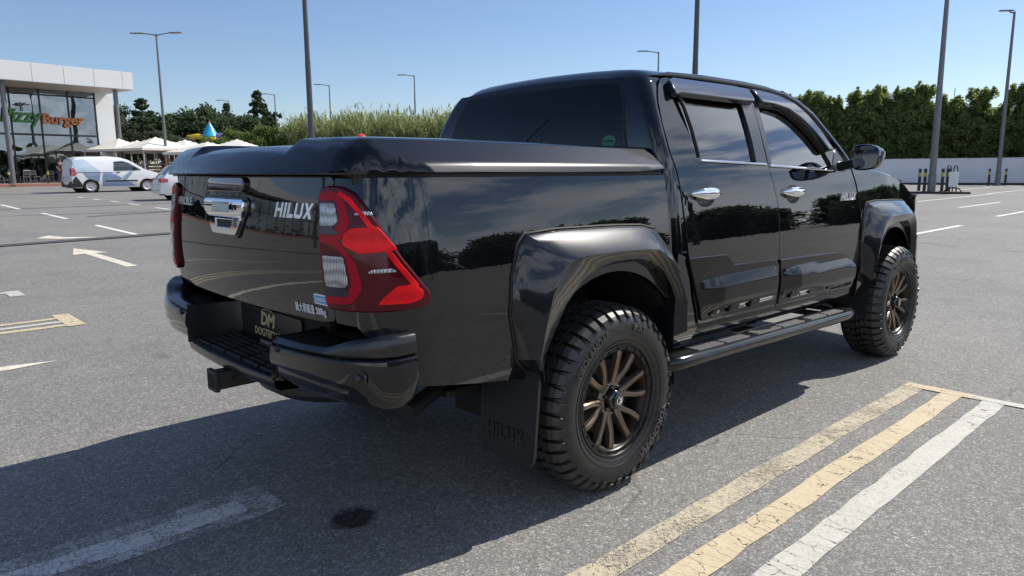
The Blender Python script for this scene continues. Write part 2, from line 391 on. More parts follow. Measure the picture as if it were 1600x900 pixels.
def panel(name, outline, surf, m, parent, out, sp=.035, depth=.018, r=.003, holes=(), off=0.0, flange=True, mb=None):
    """a curved sheet: outline in (u,v), surf(u,v)->xyz, rolled edge, analytic normals. out: vector pointing outward"""
    out = Vector(out)
    def area(P): return sum(P[i - 1][0] * P[i][1] - P[i][0] * P[i - 1][1] for i in range(len(P))) / 2
    O = resample(outline, sp)
    if area(O) < 0: O = O[::-1]
    H = []
    for h in holes:
        h = resample(h, sp)
        if area(h) > 0: h = h[::-1]
        H.append(h)
    loops = [O] + H; pts = []; edges = []; rings = []
    for L in loops:
        o = len(pts); n = len(L); pts += L; edges += [(o + i, o + (i + 1) % n) for i in range(n)]; rings.append((o, n))
    us = [p[0] for p in O]; vs_ = [p[1] for p in O]; nb = len(pts)
    B = np.array(pts)
    u = min(us) + sp / 2; 
    while u < max(us):
        v = min(vs_) + sp / 2
        while v < max(vs_):
            if inpoly(u, v, O) and not any(inpoly(u, v, h) for h in H) and ((B[:, 0] - u) ** 2 + (B[:, 1] - v) ** 2).min() > (sp * .45) ** 2:
                pts.append((u, v))
            v += sp
        u += sp
    r2 = delaunay_2d_cdt([Vector(p) for p in pts], edges, [], 0, 1e-7)
    vc, fs = r2[0], r2[2]
    tri = []
    for f in fs:
        cx_ = sum(vc[i][0] for i in f) / len(f); cy_ = sum(vc[i][1] for i in f) / len(f)
        if inpoly(cx_, cy_, O) and not any(inpoly(cx_, cy_, h) for h in H): tri.append(list(f))
    def sn(u, v):
        e = 1e-3; p = Vector(surf(u, v)); a = Vector(surf(u + e, v)) - Vector(surf(u - e, v)); b = Vector(surf(u, v + e)) - Vector(surf(u, v - e))
        n = a.cross(b)
        if n.length < 1e-12: n = out.copy()
        n.normalize()
        if n.dot(out) < 0: n = -n
        return p + n * off, n
    V = []; N = []
    for q in vc:
        p, n = sn(q[0], q[1]); V.append(p); N.append(n)
    F = []
    for f in tri:
        a, b, c = V[f[0]], V[f[1]], V[f[2]]
        if (b - a).cross(c - a).dot(N[f[0]]) < 0: f = f[::-1]
        F.append(f)
    if flange:
        for (o, n) in rings:
            pr = [V[o + i] for i in range(n)]; nn = [N[o + i] for i in range(n)]
            cen2 = None
            T = []
            for i in range(n):
                d = (pr[(i + 1) % n] - pr[i - 1]); t = d.cross(nn[i]).normalized()
                # outline is CCW in uv; test on which side the material lies
                uv = Vector(pts[o + i]); du = Vector(pts[o + (i + 1) % n]) - Vector(pts[o + (i - 1) % n]); w = Vector((du.y, -du.x)).normalized() * 1e-3
                q, _ = sn(uv.x + w.x, uv.y + w.y)
                if (q - pr[i]).dot(t) < 0: t = -t
                T.append(t)
            prev = list(range(o, o + n))
            for (a, b, na, nb_) in ((.3, .08, .5, .87), (.75, .4, .87, .5), (1, 1, 1, .05), (1, None, 1, 0)):
                cur = []
                for i in range(n):
                    dd = depth if b is None else b * r
                    V.append(pr[i] + T[i] * r * a - nn[i] * dd); N.append((T[i] * na + nn[i] * nb_).normalized()); cur.append(len(V) - 1)
                for i in range(n):
                    k = (i + 1) % n; f = [prev[i], prev[k], cur[k], cur[i]]
                    fn = (V[f[1]] - V[f[0]]).cross(V[f[2]] - V[f[0]])
                    if fn.dot(N[cur[i]] + N[prev[i]] * .3) < 0: f = f[::-1]
                    F.append(f)
                prev = cur
    me = bpy.data.meshes.new(name); me.from_pydata([tuple(v) for v in V], [], [tuple(f) for f in F])
    me.polygons.foreach_set('use_smooth', [True] * len(F)); me.update()
    me.normals_split_custom_set_from_vertices([tuple(n) for n in N])
    o = link(name, me, m, parent); return o

def text(name, s, size, m, parent, mtx, ext=.002, shear=0, bev=0, align='CENTER', space=1, width=None, off=0):
    cu = bpy.data.curves.new(name, 'FONT'); cu.body = s; cu.size = size; cu.extrude = ext; cu.shear = shear
    cu.bevel_depth = bev; cu.align_x = align; cu.align_y = 'CENTER'; cu.space_character = space; cu.offset = off
    cu.resolution_u = 3
    o = bpy.data.objects.new(name, cu); col.objects.link(o)
    dg = bpy.context.evaluated_depsgraph_get(); me = bpy.data.meshes.new_from_object(o.evaluated_get(dg))
    bpy.data.objects.remove(o); me.name = name
    if width:
        xs = [v.co.x for v in me.vertices]; k = width / (max(xs) - min(xs)); c0 = (max(xs) + min(xs)) / 2
        for v in me.vertices: v.co.x = (v.co.x - c0) * k
    if callable(mtx):
        for v in me.vertices: v.co = Vector(mtx(v.co))
    else: me.transform(mtx)
    me.materials.clear()
    return link(name, me, m, parent)
def frame(o, x, y, z):
    return Matrix(((x[0], y[0], z[0], o[0]), (x[1], y[1], z[1], o[1]), (x[2], y[2], z[2], o[2]), (0, 0, 0, 1)))

def spl(xs, ys):
    n = len(xs); m = []
    for i in range(n):
        if i == 0: m.append((ys[1] - ys[0]) / (xs[1] - xs[0]))
        elif i == n - 1: m.append((ys[-1] - ys[-2]) / (xs[-1] - xs[-2]))
        else: m.append(((ys[i] - ys[i - 1]) / (xs[i] - xs[i - 1]) + (ys[i + 1] - ys[i]) / (xs[i + 1] - xs[i])) / 2)
    def f(x):
        if x <= xs[0]: return ys[0] + m[0] * (x - xs[0])
        if x >= xs[-1]: return ys[-1] + m[-1] * (x - xs[-1])
        i = bisect.bisect_right(xs, x) - 1; h = xs[i + 1] - xs[i]; t = (x - xs[i]) / h
        return (2*t**3-3*t*t+1)*ys[i] + (t**3-2*t*t+t)*h*m[i] + (-2*t**3+3*t*t)*ys[i+1] + (t**3-t*t)*h*m[i+1]
    return f
M['visor'] = mat('smoked visor', (.012, .015, .020), .12, coat=1, coat_r=.03)
M['capdark'] = mat('dark lamp recess', (.02, .008, .03), .2)
M['stepb'] = paint_mat('step black', (.009, .009, .010), .35, .10, .3, .02)
M['clad2'] = paint_mat('bumper gloss', (.006,.006,.007), .3, .02, .1, ior=1.5, bs=.1)
M['rearg'] = mat('dark rear glass', (.004,.005,.007), .1, coat=.8, coat_r=.0, spec=0)


# ------------------------------------------------------------ ground and markings
def gz(y): return .011 * max(0, min(y, 100) - 13.5)
g = MB(); ys = [-600, -60, -10, 5, 13.5, 13.9, 30, 60, 100, 900]; xs_ = [-600, -40, -5, 5, 15, 40, 80, 900]
g.grid([[(x, y, gz(y)) for x in xs_] for y in ys], smooth=False)
o = g.build('ground', 'asphalt'); tag(o, kind='structure')
def sheet(name, quads, m, lift=.004, label=None):
    b = MB()
    for q in quads:
        b.add([(x, y, gz(y) + lift) for x, y in q], [tuple(range(len(q)))])
    o = b.build(name, m); tag(o, kind='structure'); return o
def rect(x0, x1, y0, y1): return [(x0, y0), (x1, y0), (x1, y1), (x0, y1)]
def ragged(x0, x1, y0, y1, a=.006, st=.12):
    """hand-laid stripe with slightly uneven edges, long axis x"""
    n = max(2, int((x1 - x0) / st)); xs = [x0 + (x1 - x0) * i / n for i in range(n + 1)]
    lo = [(x, y0 + random.uniform(-a, a)) for x in xs]; hi = [(x, y1 + random.uniform(-a, a)) for x in xs[::-1]]
    return lo + hi
sheet('road_marking', [ragged(-4.5, 2.40, -1.345, -1.235)], 'yel_worn')
sheet('road_marking', [ragged(-4.5, 2.40, -1.555, -1.445)], 'yel')
sheet('road_marking', [ragged(-4.5, 2.42, -1.765, -1.655)], 'wht')
sheet('road_marking', [rect(2.40, 2.49, -1.60, -1.235)], 'yel', .0052)
sheet('road_marking', [rect(2.405, 2.48, -4.6, -1.60)], 'wht', .0052)
sheet('road_marking', [ragged(-5, -1.19, -.055, .065, .006)], 'wht_worn', .0052)
sheet('road_marking', [ragged(-5, -1.06, -.125, .150, .014)], 'wht_frag')
# left bays
sheet('road_marking', [ragged(-6, -.86, 4.46, 4.56), ragged(-6, -.86, 4.86, 4.94)], 'yel')
sheet('road_marking', [ragged(-6, -.86, 4.66, 4.74)], 'wht')
sheet('road_marking', [rect(-.88, -.74, 4.42, 5.08)], 'yel', .0052)
sheet('road_marking', [ragged(-6, -.95, 6.92, 7.02)], 'wht')
sheet('road_marking', [rect(-.97, -.83, 6.62, 7.06)], 'wht', .0052)
sheet('road_marking', [[(-6, 3.08), (-1.5, 3.10), (-1.20, 3.15), (-1.5, 3.23), (-6, 3.28)]], 'cream')
def arrow(x, y0, y1, d=1):
    w = .075; hw = .26; hl = 1.15 * d
    sheet('road_arrow', [[(x - w, y0), (x + w, y0), (x + w, y1 - hl), (x + hw, y1 - hl * 1.02), (x, y1), (x - hw, y1 - hl * 1.02), (x - w, y1 - hl)]], 'cream')
arrow(.76, 8.45, 11.9); 
sheet('road_arrow', [[(.66, 14.6), (1.05, 14.1), (1.75, 14.0), (1.15, 14.5), (.98, 15.1)]], 'cream')
for x0, a, b in ((2.41, 14.1, 17.3), (2.38, 20.2, 23.4), (2.24, 26.1, 29.8), (5.88, 34.0, 34.9), (5.9, 31.4, 32.4), (5.98, 28.9, 30.0), (5.9, 25.9, 27.3), (5.85, 22.6, 24.0), (9.6, 18.0, 19.6)):
    sheet('road_marking', [rect(x0 - .06, x0 + .06, a, b)], 'wht_far')
for y0, a, b in ((6.9, 26.5, 38), (4.5, 24.1, 28.9), (2.26, 12.6, 16.2), (2.5, 20.1, 25.5), (7.2, 38, 52), (0.2, 30, 36), (-2.2, 22, 27), (10, 44, 50)):
    sheet('road_marking', [rect(a, b, y0 - .06, y0 + .06)], 'wht_far')
sheet('road_marking', [rect(37.9, 38.05, -6, 6.9), rect(48, 48.15, -12, 12)], 'wht_far')
# slotted drain across the lot, its concrete rim, and tar seams
t = NT('drain grating'); v = t.coord(); w = t.n('ShaderNodeTexWave', wave_type='BANDS', bands_direction='X'); w.inputs['Scale'].default_value = 9
t.l(v, w.inputs[0]); t.l(t.mix(t.math('GREATER_THAN', w.outputs['Fac'], .5), (.035, .036, .038), (.10, .10, .105)), t.b.inputs['Base Color']); t.b.inputs['Roughness'].default_value = .6
M['grate'] = t.m
def dr(x, o): return 13.37 + .138 * x + o
sheet('drain', [[(-30, dr(-30, -.17)), (14, dr(14, -.17)), (14, dr(14, .17)), (-30, dr(-30, .17))]], mat('drain rim concrete', (.20, .20, .20), .8, var=.3, vscale=5), .006)
sheet('drain', [[(-30, dr(-30, -.11)), (14, dr(14, -.11)), (14, dr(14, .11)), (-30, dr(-30, .11))]], 'grate', .011)
M['tar'] = mat('tar seam', (.03, .03, .032), .6, var=.4, vscale=4)
sheet('tar_seam', [[(-20, 25.2), (8, 26.6), (8, 26.75), (-20, 25.42)], [(3, 20.6), (9, 22.4), (9, 22.55), (3, 20.8)], [(-20, 38.5), (8, 40), (8, 40.3), (-20, 38.9)]], 'tar')
def blob(cx_, cy_, rx, ry, seed):
    rg = random.Random(seed); ph = [rg.uniform(0, 6.28) for _ in range(4)]
    return [(cx_ + rx*math.cos(t)*(1 + .10*math.sin(2*t+ph[0]) + .07*math.sin(5*t+ph[1]) + .05*math.sin(9*t+ph[2])), cy_ + ry*math.sin(t)*(1 + .10*math.sin(3*t+ph[3]) + .05*math.sin(8*t+ph[0]))) for t in [2*math.pi*k/48 for k in range(48)]]
sheet('oil_stain', [blob(-.925, -.395, .085, .088, 3)], 'stain2', .0045)
sheet('oil_stain', [blob(-.925, -.395, .066, .070, 4)], 'stain', .006)

# ------------------------------------------------------------ the pickup
YZ = spl([.45,.55,.65,.72,.80,.85,.92,1.0,1.06,1.13,1.20,1.27,1.31,1.34,1.40,1.5,1.6,1.68,1.72,1.75,1.775,1.79],
         [.852,.888,.9045,.9095,.911,.9105,.908,.903,.898,.8905,.881,.869,.861,.852,.832,.792,.746,.704,.678,.648,.60,.55])
XZ = spl([.80,.90,.98,1.05,1.12,1.20,1.30], [.016,.003,-.003,-.003,.001,.009,.024])
BP = [(-.86,.9125),(-1.03,.9125),(-1.105,.86),(-1.1265,.69)]
def bez(t):
    a = [(1-t)**3, 3*t*(1-t)**2, 3*t*t*(1-t), t**3]
    return sum(a[i]*BP[i][0] for i in range(4)), sum(a[i]*BP[i][1] for i in range(4))
_L = [0]; q = bez(0)
for i in range(1, 201):
    r = bez(i/200); _L.append(_L[-1] + math.hypot(r[0]-q[0], r[1]-q[1])); q = r
UM = 1.26 + _L[-1]
def bedc(u):
    if u <= 1.26: return .40-u, .9125, 0, 1, 0
    l = u-1.26
    if l >= _L[-1]:
        x, y = bez(1); e = l-_L[-1]; x2, y2 = bez(.999); d = math.hypot(x-x2, y-y2); tx, ty = (x-x2)/d, (y-y2)/d
        return x+tx*e, y+ty*e, ty, -tx, 1
    i = min(max(bisect.bisect_right(_L, l)-1, 0), 199); t = (i + (l-_L[i])/(_L[i+1]-_L[i]))/200
    x, y = bez(t); x2, y2 = bez(min(t+.001, 1.001)); d = math.hypot(x2-x, y2-y); b = min(1, l/_L[-1])
    return x, y, (y2-y)/d, -(x2-x)/d, b*b*(3-2*b)
def bedsurf(s):
    def f(u, z):
        x, y, nx, ny, b = bedc(u); return (x + b*XZ(z), s*y*YZ(z)/.9125, z)
    return f
def outl(P, a, b, n, f): return [f(a + (b-a)*i/n) for i in range(n+1)]

def hilux(name, width, h, m, parent, fn, d0, d1, shear=.25):
    """five block letters cut as prisms"""
    w = .26
    L = [(0, [[(0,0),(w,0),(w,.40),(.74,.40),(.74,0),(1,0),(1,1),(.74,1),(.74,.62),(w,.62),(w,1),(0,1)]], 1.0),
         (1.22, [[(0,0),(.28,0),(.28,1),(0,1)]], .28),
         (1.70, [[(0,0),(.82,0),(.82,.24),(w,.24),(w,1),(0,1)]], .82),
         (2.66, [[(.18,0),(.82,0),(1,.16),(1,1),(.74,1),(.74,.24),(w,.24),(w,1),(0,1),(0,.16)]], 1.0),
         (3.80, [[(0,0),(.30,0),(.52,.32),(.74,0),(1.08,0),(.70,.51),(1.06,1),(.76,1),(.54,.69),(.33,1),(0,1),(.36,.50)]], 1.08)]
    T = 4.88; q = MB()
    for x0, polys, _ in L:
        for P in polys:
            q.prism([((x0+u)/T, v) for u, v in P], lambda u, v, k: fn((u-.5)*width + shear*(v-.5)*h, (v-.5)*h, k), d0, d1)
    return q.build(name, m, parent)
truck = empty('pickup_truck')
tag(truck, 'large black double cab pickup truck with bronze wheels filling the middle of the photo', 'pickup truck')

# wheel arch centre offsets
RX, FX = 0.0, 3.005
def arcpts(cx, cz, r, a0, a1, n): return [(cx + r*math.cos(R_(a0 + (a1-a0)*i/n)), cz + r*math.sin(R_(a0 + (a1-a0)*i/n))) for i in range(n+1)]

for s in (-1, 1):
    S = lambda u, v, s=s: (u, s*YZ(v), v)
    out = (0, s, 0)
    # --- bed side
    arch = [(.40 - x, z) for x, z in arcpts(0, .42, .50, 163, 36, 20)]   # (u,z), from the rear leg over to the front
    arch = [(u, z) for u, z in arch if u > .0]
    ol = [(.012, 1.293), (UM - .003, 1.302), (UM - .003, .845), (1.56, .842), (1.45, .75), (1.385, .652), (1.10, .603), (.91, .578)] + arch + [(.012, arch[-1][1])]
    bs = bedsurf(s)
    bed = panel('bed_side', ol, bs, 'paint', truck, (-.3, s, 0), sp=.03, depth=.03)
    # dark fill behind the seams
    # --- doors
    rear_door = [(.497,1.30),(.506,1.20),(.514,1.10),(.536,.93),(.585,.74),(.640,.606),(1.385,.590),(1.372,.80),(1.376,1.10),(1.345,1.22),(1.306,1.34),(1.32,1.45),(1.345,1.56),(1.385,1.70),(1.40,1.752),(1.0,1.753),(.70,1.748),(.615,1.732),(.560,1.690),(.515,1.626),(.483,1.527),(.475,1.40)]
    hole_r = [(.690,1.366),(1.195,1.345),(1.250,1.673),(1.0,1.680),(.70,1.678),(.628,1.665),(.640,1.56)]
    d = panel('rear_door', rounded(rear_door, [.02]*22, 3), S, 'paint', truck, out, sp=.028, holes=[rounded(hole_r, .012, 3)])
    gl = panel('window', rounded(hole_r, .012, 3), S, 'tint', d, out, sp=.05, off=-.014, depth=.003, r=.012)
    MB().tube([(x, s*(YZ(z)+.001), z) for x, z in ((.693,1.672),(.700,1.60),(.697,1.50),(.688,1.372))], .010, 6).build('window_divider', 'rubber', d)
    sg = [(1.250,1.674),(1.195,1.346)]
    panel('pillar_trim', [(1.200,1.350),(1.300,1.343),(1.318,1.45),(1.345,1.57),(1.37,1.672),(1.254,1.673)], S, 'plastic2', d, out, sp=.05, off=.0025, depth=.003, r=.002)
    bt = MB(); bt.tube([(x, s*(YZ(z)+.004), z) for x, z in [(.690 + .6*i/8, 1.357 - .018*i/8) for i in range(9)]], .0065, 8).build('belt_moulding', 'chrome', d)
    front_door = [(1.391,.590),(2.375,.575),(2.425,.70),(2.432,.82),(2.408,1.05),(2.372,1.22),(2.325,1.315),(2.235,1.40),(2.13,1.50),(2.01,1.612),(1.90,1.682),(1.79,1.722),(1.62,1.743),(1.407,1.752),(1.391,1.70),(1.351,1.56),(1.326,1.45),(1.312,1.34),(1.351,1.22),(1.382,1.10),(1.378,.80)]
    hole_f = [(1.352,1.336),(2.04,1.310),(2.075,1.335),(2.02,1.42),(1.93,1.51),(1.80,1.60),(1.68,1.650),(1.55,1.668),(1.432,1.670),(1.385,1.49)]
    d2 = panel('front_door', rounded(front_door, .02, 3), S, 'paint', truck, out, sp=.028, holes=[rounded(hole_f, .012, 3)])
    panel('window', rounded(hole_f, .012, 3), S, 'glass', d2, out, sp=.05, off=-.014, depth=.003, r=.012)
    panel('pillar_trim', [(1.320,1.342),(1.346,1.337),(1.380,1.49),(1.426,1.670),(1.376,1.672),(1.350,1.57),(1.328,1.45)], S, 'plastic2', d2, out, sp=.05, off=.0025, depth=.003, r=.002)
    panel('mirror_sail', [(2.045,1.305),(2.25,1.298),(2.275,1.335),(2.18,1.43),(2.085,1.335)], S, 'plastic2', d2, out, sp=.05, off=.004, depth=.004, r=.003)
    MB().tube([(x, s*(YZ(z)+.004), z) for x, z in [(1.325 + .74*i/8, 1.332 - .028*i/8) for i in range(9)]], .0065, 8).build('belt_moulding', 'chrome', d2)
    # --- door handles: bowed bar with two feet over a dished cup
    for (dd, x0, x1, z) in ((d, .565, .815, 1.205), (d2, 1.42, 1.67, 1.190)):
        cup = MB(); cx_ = (x0+x1)/2
        cup.prism([(cx_ + .078*math.cos(a), z - .010 + .050*math.sin(a)) for a in [i*math.pi/12 for i in range(24)]], lambda u, v, k: (u, s*(YZ(v)+k), v), -.005, .0015)
        h = cup.build('handle_cup', 'rubber', dd)
        hb = MB(); rows = []
        for i in range(17):
            t = i/16; x = x0 + (x1-x0)*t; e = math.sin(math.pi*t); w = .007 + .021*e**.8; yo = .004 + .026*min(1, e*1.3)
            zz = z + .004 - .004*t; y0 = YZ(zz)
            rows.append([(x, s*(y0 + yo + .011*math.cos(a)), zz + w*math.sin(a)) for a in [k*math.pi/6 for k in range(12)]])
        hb.grid(rows, closed=True, cap=True); hb.build('door_handle', 'chrome', dd, sharp=60)
    if s == -1:
        hilux('emblem', .205, .046, 'silver', d2, lambda x, y, d: (x + 2.255, -(YZ(1.146) + .001 + d), 1.146 + y), .0, .005)
    # --- cladding on the doors
    def clad(P, dd, name, o0=.012, m='clad', sp=.03, r=.006, wave=None):
        f = (lambda u, v: (u, s*(YZ(v) + (wave(u, v) if wave else 0)), v))
        return panel(name, P, f, m, dd, out, sp=sp, off=o0, depth=o0 + .004, r=r)
    rc = [(.522,.920),(.835,.912),(.905,.856),(1.300,.846),(1.355,.82),(1.364,.607),(.652,.622),(.600,.72)]
    # a raised rib runs along the middle; its upper face looks at the sky
    def ribf(x0, x1, za, zb):
        def wv(u, v):
            zt = za + (zb - za)*(u - x0)/(x1 - x0); k = max(0, min(1, (u - x0)/.22)) * max(0, min(1, (x1 - u)/.03))
            t = (zt - v)
            a = 0 if t < 0 else (t/.05 if t < .05 else 1 if t < .11 else max(0, 1 - (t-.11)/.06))
            return .030*k*a
        return wv
    c1 = clad(rounded(rc, .012), d, 'cladding', wave=ribf(.56, 1.335, .815, .812), sp=.016)
    fc = [(1.378,.838),(2.095,.820),(2.22,.79),(2.325,.70),(2.318,.60),(2.26,.585),(1.394,.602)]
    c2 = clad(rounded(fc, .012), d2, 'cladding', wave=ribf(1.345, 2.33, .800, .768), sp=.016)
    # lower raised trim strips and the square pads of the cladding
    for (cc, P) in ((c1, [(.70,.640),(.80,.718),(1.275,.697),(1.290,.683),(.815,.700),(.735,.632)]), (c2, [(1.405,.655),(1.425,.680),(2.13,.652),(2.18,.615),(2.165,.612),(2.11,.636),(1.44,.662),(1.425,.640)])):
        panel('trim_strip', P, lambda u, v: (u, s*(YZ(v)+.010), v), 'clad', d if cc is c1 else d2, out, sp=.03, off=.012, depth=.016, r=.004)
    for cc, xs in ((c1, (.90, 1.10)), (c2, (1.53, 1.76, 2.0))):
        for x in xs:
            zc_ = .668 - .02*(x - .9)/1.2
            panel('trim_pad', [(x-.045,zc_-.028),(x-.02,zc_+.010),(x+.055,zc_+.008),(x+.04,zc_-.028)], lambda u, v: (u, s*(YZ(v)+.010), v), 'clad', d if cc is c1 else d2, out, sp=.03, off=.018, depth=.02, r=.005)
    # --- visors over the windows
    def visor(P, name, dd):
        return panel(name, rounded(P, .012, 3), lambda u, v: (u, s*(YZ(v) + .022 + .018*math.sin(min(1, max(0, (1.745-v)/.11))*math.pi*.6)), v), 'visor', dd, out, sp=.02, depth=.03, r=.006)
    visor([(.625,1.660),(.66,1.672),(1.235,1.668),(1.345,1.672),(1.365,1.735),(1.2,1.742),(.70,1.742),(.640,1.725)], 'wind_visor', d)
    visor([(1.425,1.672),(1.56,1.668),(1.70,1.648),(1.82,1.598),(1.93,1.517),(2.02,1.43),(2.065,1.425),(1.99,1.535),(1.90,1.618),(1.79,1.682),(1.62,1.722),(1.415,1.738)], 'wind_visor', d2)
    # --- sill
    sl = MB(); rows = []
    for x in (.43, .60, 1.2, 1.8, 2.30, 2.40):
        zo = -.010*(x-.5)
        rows.append([(x, s*y, z + zo) for y, z in ((.870,.612),(.876,.585),(.872,.545),(.850,.515),(.80,.50),(.60,.49))])
    sl.grid(rows); sl.build('sill', 'clad', truck, sharp=60)
    # --- fender flares
    A = [(-.46,.585),(-.53,.656),(-.562,.822),(-.548,.955),(-.515,1.062),(-.478,1.095),(-.32,1.103),(0,1.097),(.183,1.088),(.263,1.070),(.36,.985),(.45,.878),(.50,.74),(.50,.60)]
    Cc = [(-.47,.575),(-.49,.662),(-.460,.775),(-.425,.885),(-.362,.970),(-.322,.996),(-.25,1.008),(-.05,1.009),(.12,1.004),(.205,.993),(.299,.941),(.36,.86),(.41,.750),(.42,.62)]
    I = [(-.445,.580),(-.430,.660),(-.375,.750),(-.318,.835),(-.235,.910),(-.19,.932),(-.14,.950),(-.037,.958),(.10,.955),(.19,.945),(.272,.905),(.328,.845),(.375,.765),(.365,.60)]
    def flare(cx_, name, taper, fw=1):
        def cat(P):
            o_ = []
            for i in range(len(P)-1):
                p0, p1, p2, p3 = P[max(i-1,0)], P[i], P[i+1], P[min(i+2,len(P)-1)]
                for k in range(2):
                    t = k/2; o_.append(tuple(p1[j] + (p2[j]-p1[j])*t for j in (0,1))); continue
                    t = k/4; o_.append(tuple(.5*(2*p1[j] + (p2[j]-p0[j])*t + (2*p0[j]-5*p1[j]+4*p2[j]-p3[j])*t*t + (3*p1[j]-p0[j]-3*p2[j]+p3[j])*t**3) for j in (0,1)))
            o_.append(P[-1]); return o_
        a, c, ii = cat(A), cat(Cc), cat(I); rows = []
        for p, q_, r_ in zip(a, c, ii):
            row = []
            def pt(x, y, z):
                y -= taper * max(0, (x)/.45)**1.5 if x > 0 else 0
                return (cx_ + x, s*y, z)
            yb = YZ(p[1]) 
            row.append(pt(p[0]*1.012, yb - .004, p[1] + (.004 if p[1] > 1.03 else 0)))
            row.append(pt(p[0], yb + .010, p[1]))
            for t, e in ((.06,.006),(.3,.009),(.55,.010),(.8,.007),(.95,.003)):
                row.append(pt(p[0]+(q_[0]-p[0])*t, yb+.010+(.985-yb-.010)*t + e*.6, p[1]+(q_[1]-p[1])*t))
            row.append(pt(q_[0], .9855, q_[1]))
            row.append(pt(q_[0]+(r_[0]-q_[0])*.12, .983, q_[1]+(r_[1]-q_[1])*.12))
            row.append(pt(q_[0]+(r_[0]-q_[0])*.9, .955, q_[1]+(r_[1]-q_[1])*.9))
            row.append(pt(r_[0], .950, r_[1]))
            row.append(pt(r_[0]*.995, .942, r_[1]))
            row.append(pt(r_[0], .86, r_[1]))
            rows.append(row)
        m_ = MB(); m_.grid(rows); fl_ = m_.build(name, 'flarep', truck, sharp=20)
        rb = MB(); rb.tube([(cx_+p[0]*1.014, s*((YZ(p[1])+.001) - (taper*max(0, p[0]/.45)**1.5 if p[0] > 0 else 0)), p[1]+(.005 if p[1] > 1.03 else 0)) for p in a], .006, 6)
        rb.build('flare_seal', 'rubber', fl_)
    flare(RX, 'fender_flare', 0); flare(FX, 'fender_flare', .075)
    # --- wheel wells
    for cx_ in (0, 3.085):
        ww = MB(); rows = []
        for y in (.90, .45):
            rows.append([(cx_ + .455*math.cos(R_(a)), s*y, .40 + .56*math.sin(R_(a))) for a in range(-5, 186, 10)])
        ww.grid(rows); rows2 = [(cx_ + .455*math.cos(R_(a)), s*.45, .40 + .56*math.sin(R_(a))) for a in range(-5, 186, 10)]
        ww.add(rows2, [tuple(range(len(rows2)))]); ww.build('wheel_well', 'under', truck)
    # --- mud flap
    mf = MB()
    P = rounded([(.655,.30),(.675,.255),(.93,.235),(.955,.275),(.968,.60),(.90,.66),(.655,.60)], .03, 4)
    mf.prism(P, lambda u, v, k: (-.475 + k - .10*(.6-v)*.5, s*u, v), -.006, .006, mi=0)
    fo = mf.build('mud_flap', 'flap', truck)
    if s == -1: hilux('lettering', .20, .055, mat('raised flap lettering', (.028, .028, .028), .4), fo, lambda x, y, d: (-.482 - d - .05*(.6-.345), -.80 - x, .345 + y), 0, .006, 0)
    # --- side step
    st = MB(); rows = []
    path = [(.31,.80,.490),(.325,.89,.492),(.345,.93,.492),(.42,.952,.492),(.56,.957,.492),(1.0,.957,.482),(1.6,.957,.468),(2.15,.957,.455),(2.26,.945,.455),(2.33,.905,.458),(2.36,.80,.462)]
    for (x, y, z) in path:
        w_ = .036
        rows.append([(x, s*(y+a), z+b_) for a, b_ in ((-.10,.004),(-.09,.012),(-.03,.012),(.0,.010),(.018,.002),(.028,-.012),(.030,-.034),(.018,-.050),(-.02,-.058),(-.09,-.050),(-.10,-.03))])
    # ends taper towards the body
    for k in (0, 1, -1): rows[k] = [(x + (0 if k else 0), y, z) for x, y, z in rows[k]]
    st.grid(rows, closed=True, cap=True); so_ = st.build('side_step', 'stepb', truck, sharp=50)
    pd = MB()
    for k, (xa, xb) in enumerate(((.56,1.02),(1.10,1.62),(1.70,2.12))):
        for j in range(4):
            yy = .882 + .0205*j
            for n_, (ya, yb_) in enumerate(((xa, (xa+xb)/2 - .012), ((xa+xb)/2 + .012, xb))):
                za, zb = .492 - (ya-.56)*.0225, .492 - (yb_-.56)*.0225
                pd.add([(ya,s*yy,za+.0135),(yb_,s*yy,zb+.0135),(yb_,s*(yy+.015),zb+.0135),(ya,s*(yy+.015),za+.0135),
                        (ya,s*yy,za+.008),(yb_,s*yy,zb+.008),(yb_,s*(yy+.015),zb+.008),(ya,s*(yy+.015),za+.008)],
                       [(0,1,2,3),(0,1,5,4),(1,2,6,5),(2,3,7,6),(3,0,4,7)])
    pd.build('tread_pad', 'alu', so_)
    for x in (.62, 1.35, 2.05): MB().box((x-.03, min(s*.60, s*.88), .43), (x+.03, max(s*.60, s*.88), .455)).build('step_bracket', 'chassis', truck)
    # --- door mirror
    mi_ = MB()
    arm = [(2.14, s*.872, 1.325),(2.13, s*.925, 1.335),(2.115, s*.975, 1.345)]
    mi_.tube(arm, [.030,.026,.028], 10); mo = mi_.build('door_mirror', 'plastic2', truck, sharp=60)
    # shell: superellipse rings from the glass rim round to the nose
    cy_, cz_, hy, hz = 1.026, 1.376, .092, .074
    def ring(x, k, dy=0, dz=0, ex=3.2):
        o_ = []
        for i in range(32):
            a = 2*math.pi*i/32; c_, s_ = math.cos(a), math.sin(a)
            yy = hy*k*abs(c_)**(2/ex)*(1 if c_ > 0 else -1); zz = hz*k*abs(s_)**(2/ex)*(1 if s_ > 0 else -1)
            zz *= 1 - .16*(yy/hy if yy > 0 else yy/hy*.3)
            o_.append((x - .035*(yy/hy), s*(cy_+yy+dy), cz_+zz+dz))
        return o_
    sh = MB(); sh.grid([ring(2.128,.86), ring(2.112,.90), ring(2.108,.95), ring(2.112,.99), ring(2.125,1.0), ring(2.17,.985), ring(2.215,.90), ring(2.25,.72,-.01), ring(2.268,.42,-.02), ring(2.274,.05,-.02)], closed=True)
    sh.build('mirror_shell', 'paint', mo, sharp=50)
    mg = MB(); rr = ring(2.120, .875); mg.add(rr, [tuple(range(32))], True); mg.build('mirror_glass', 'mirror', mo)
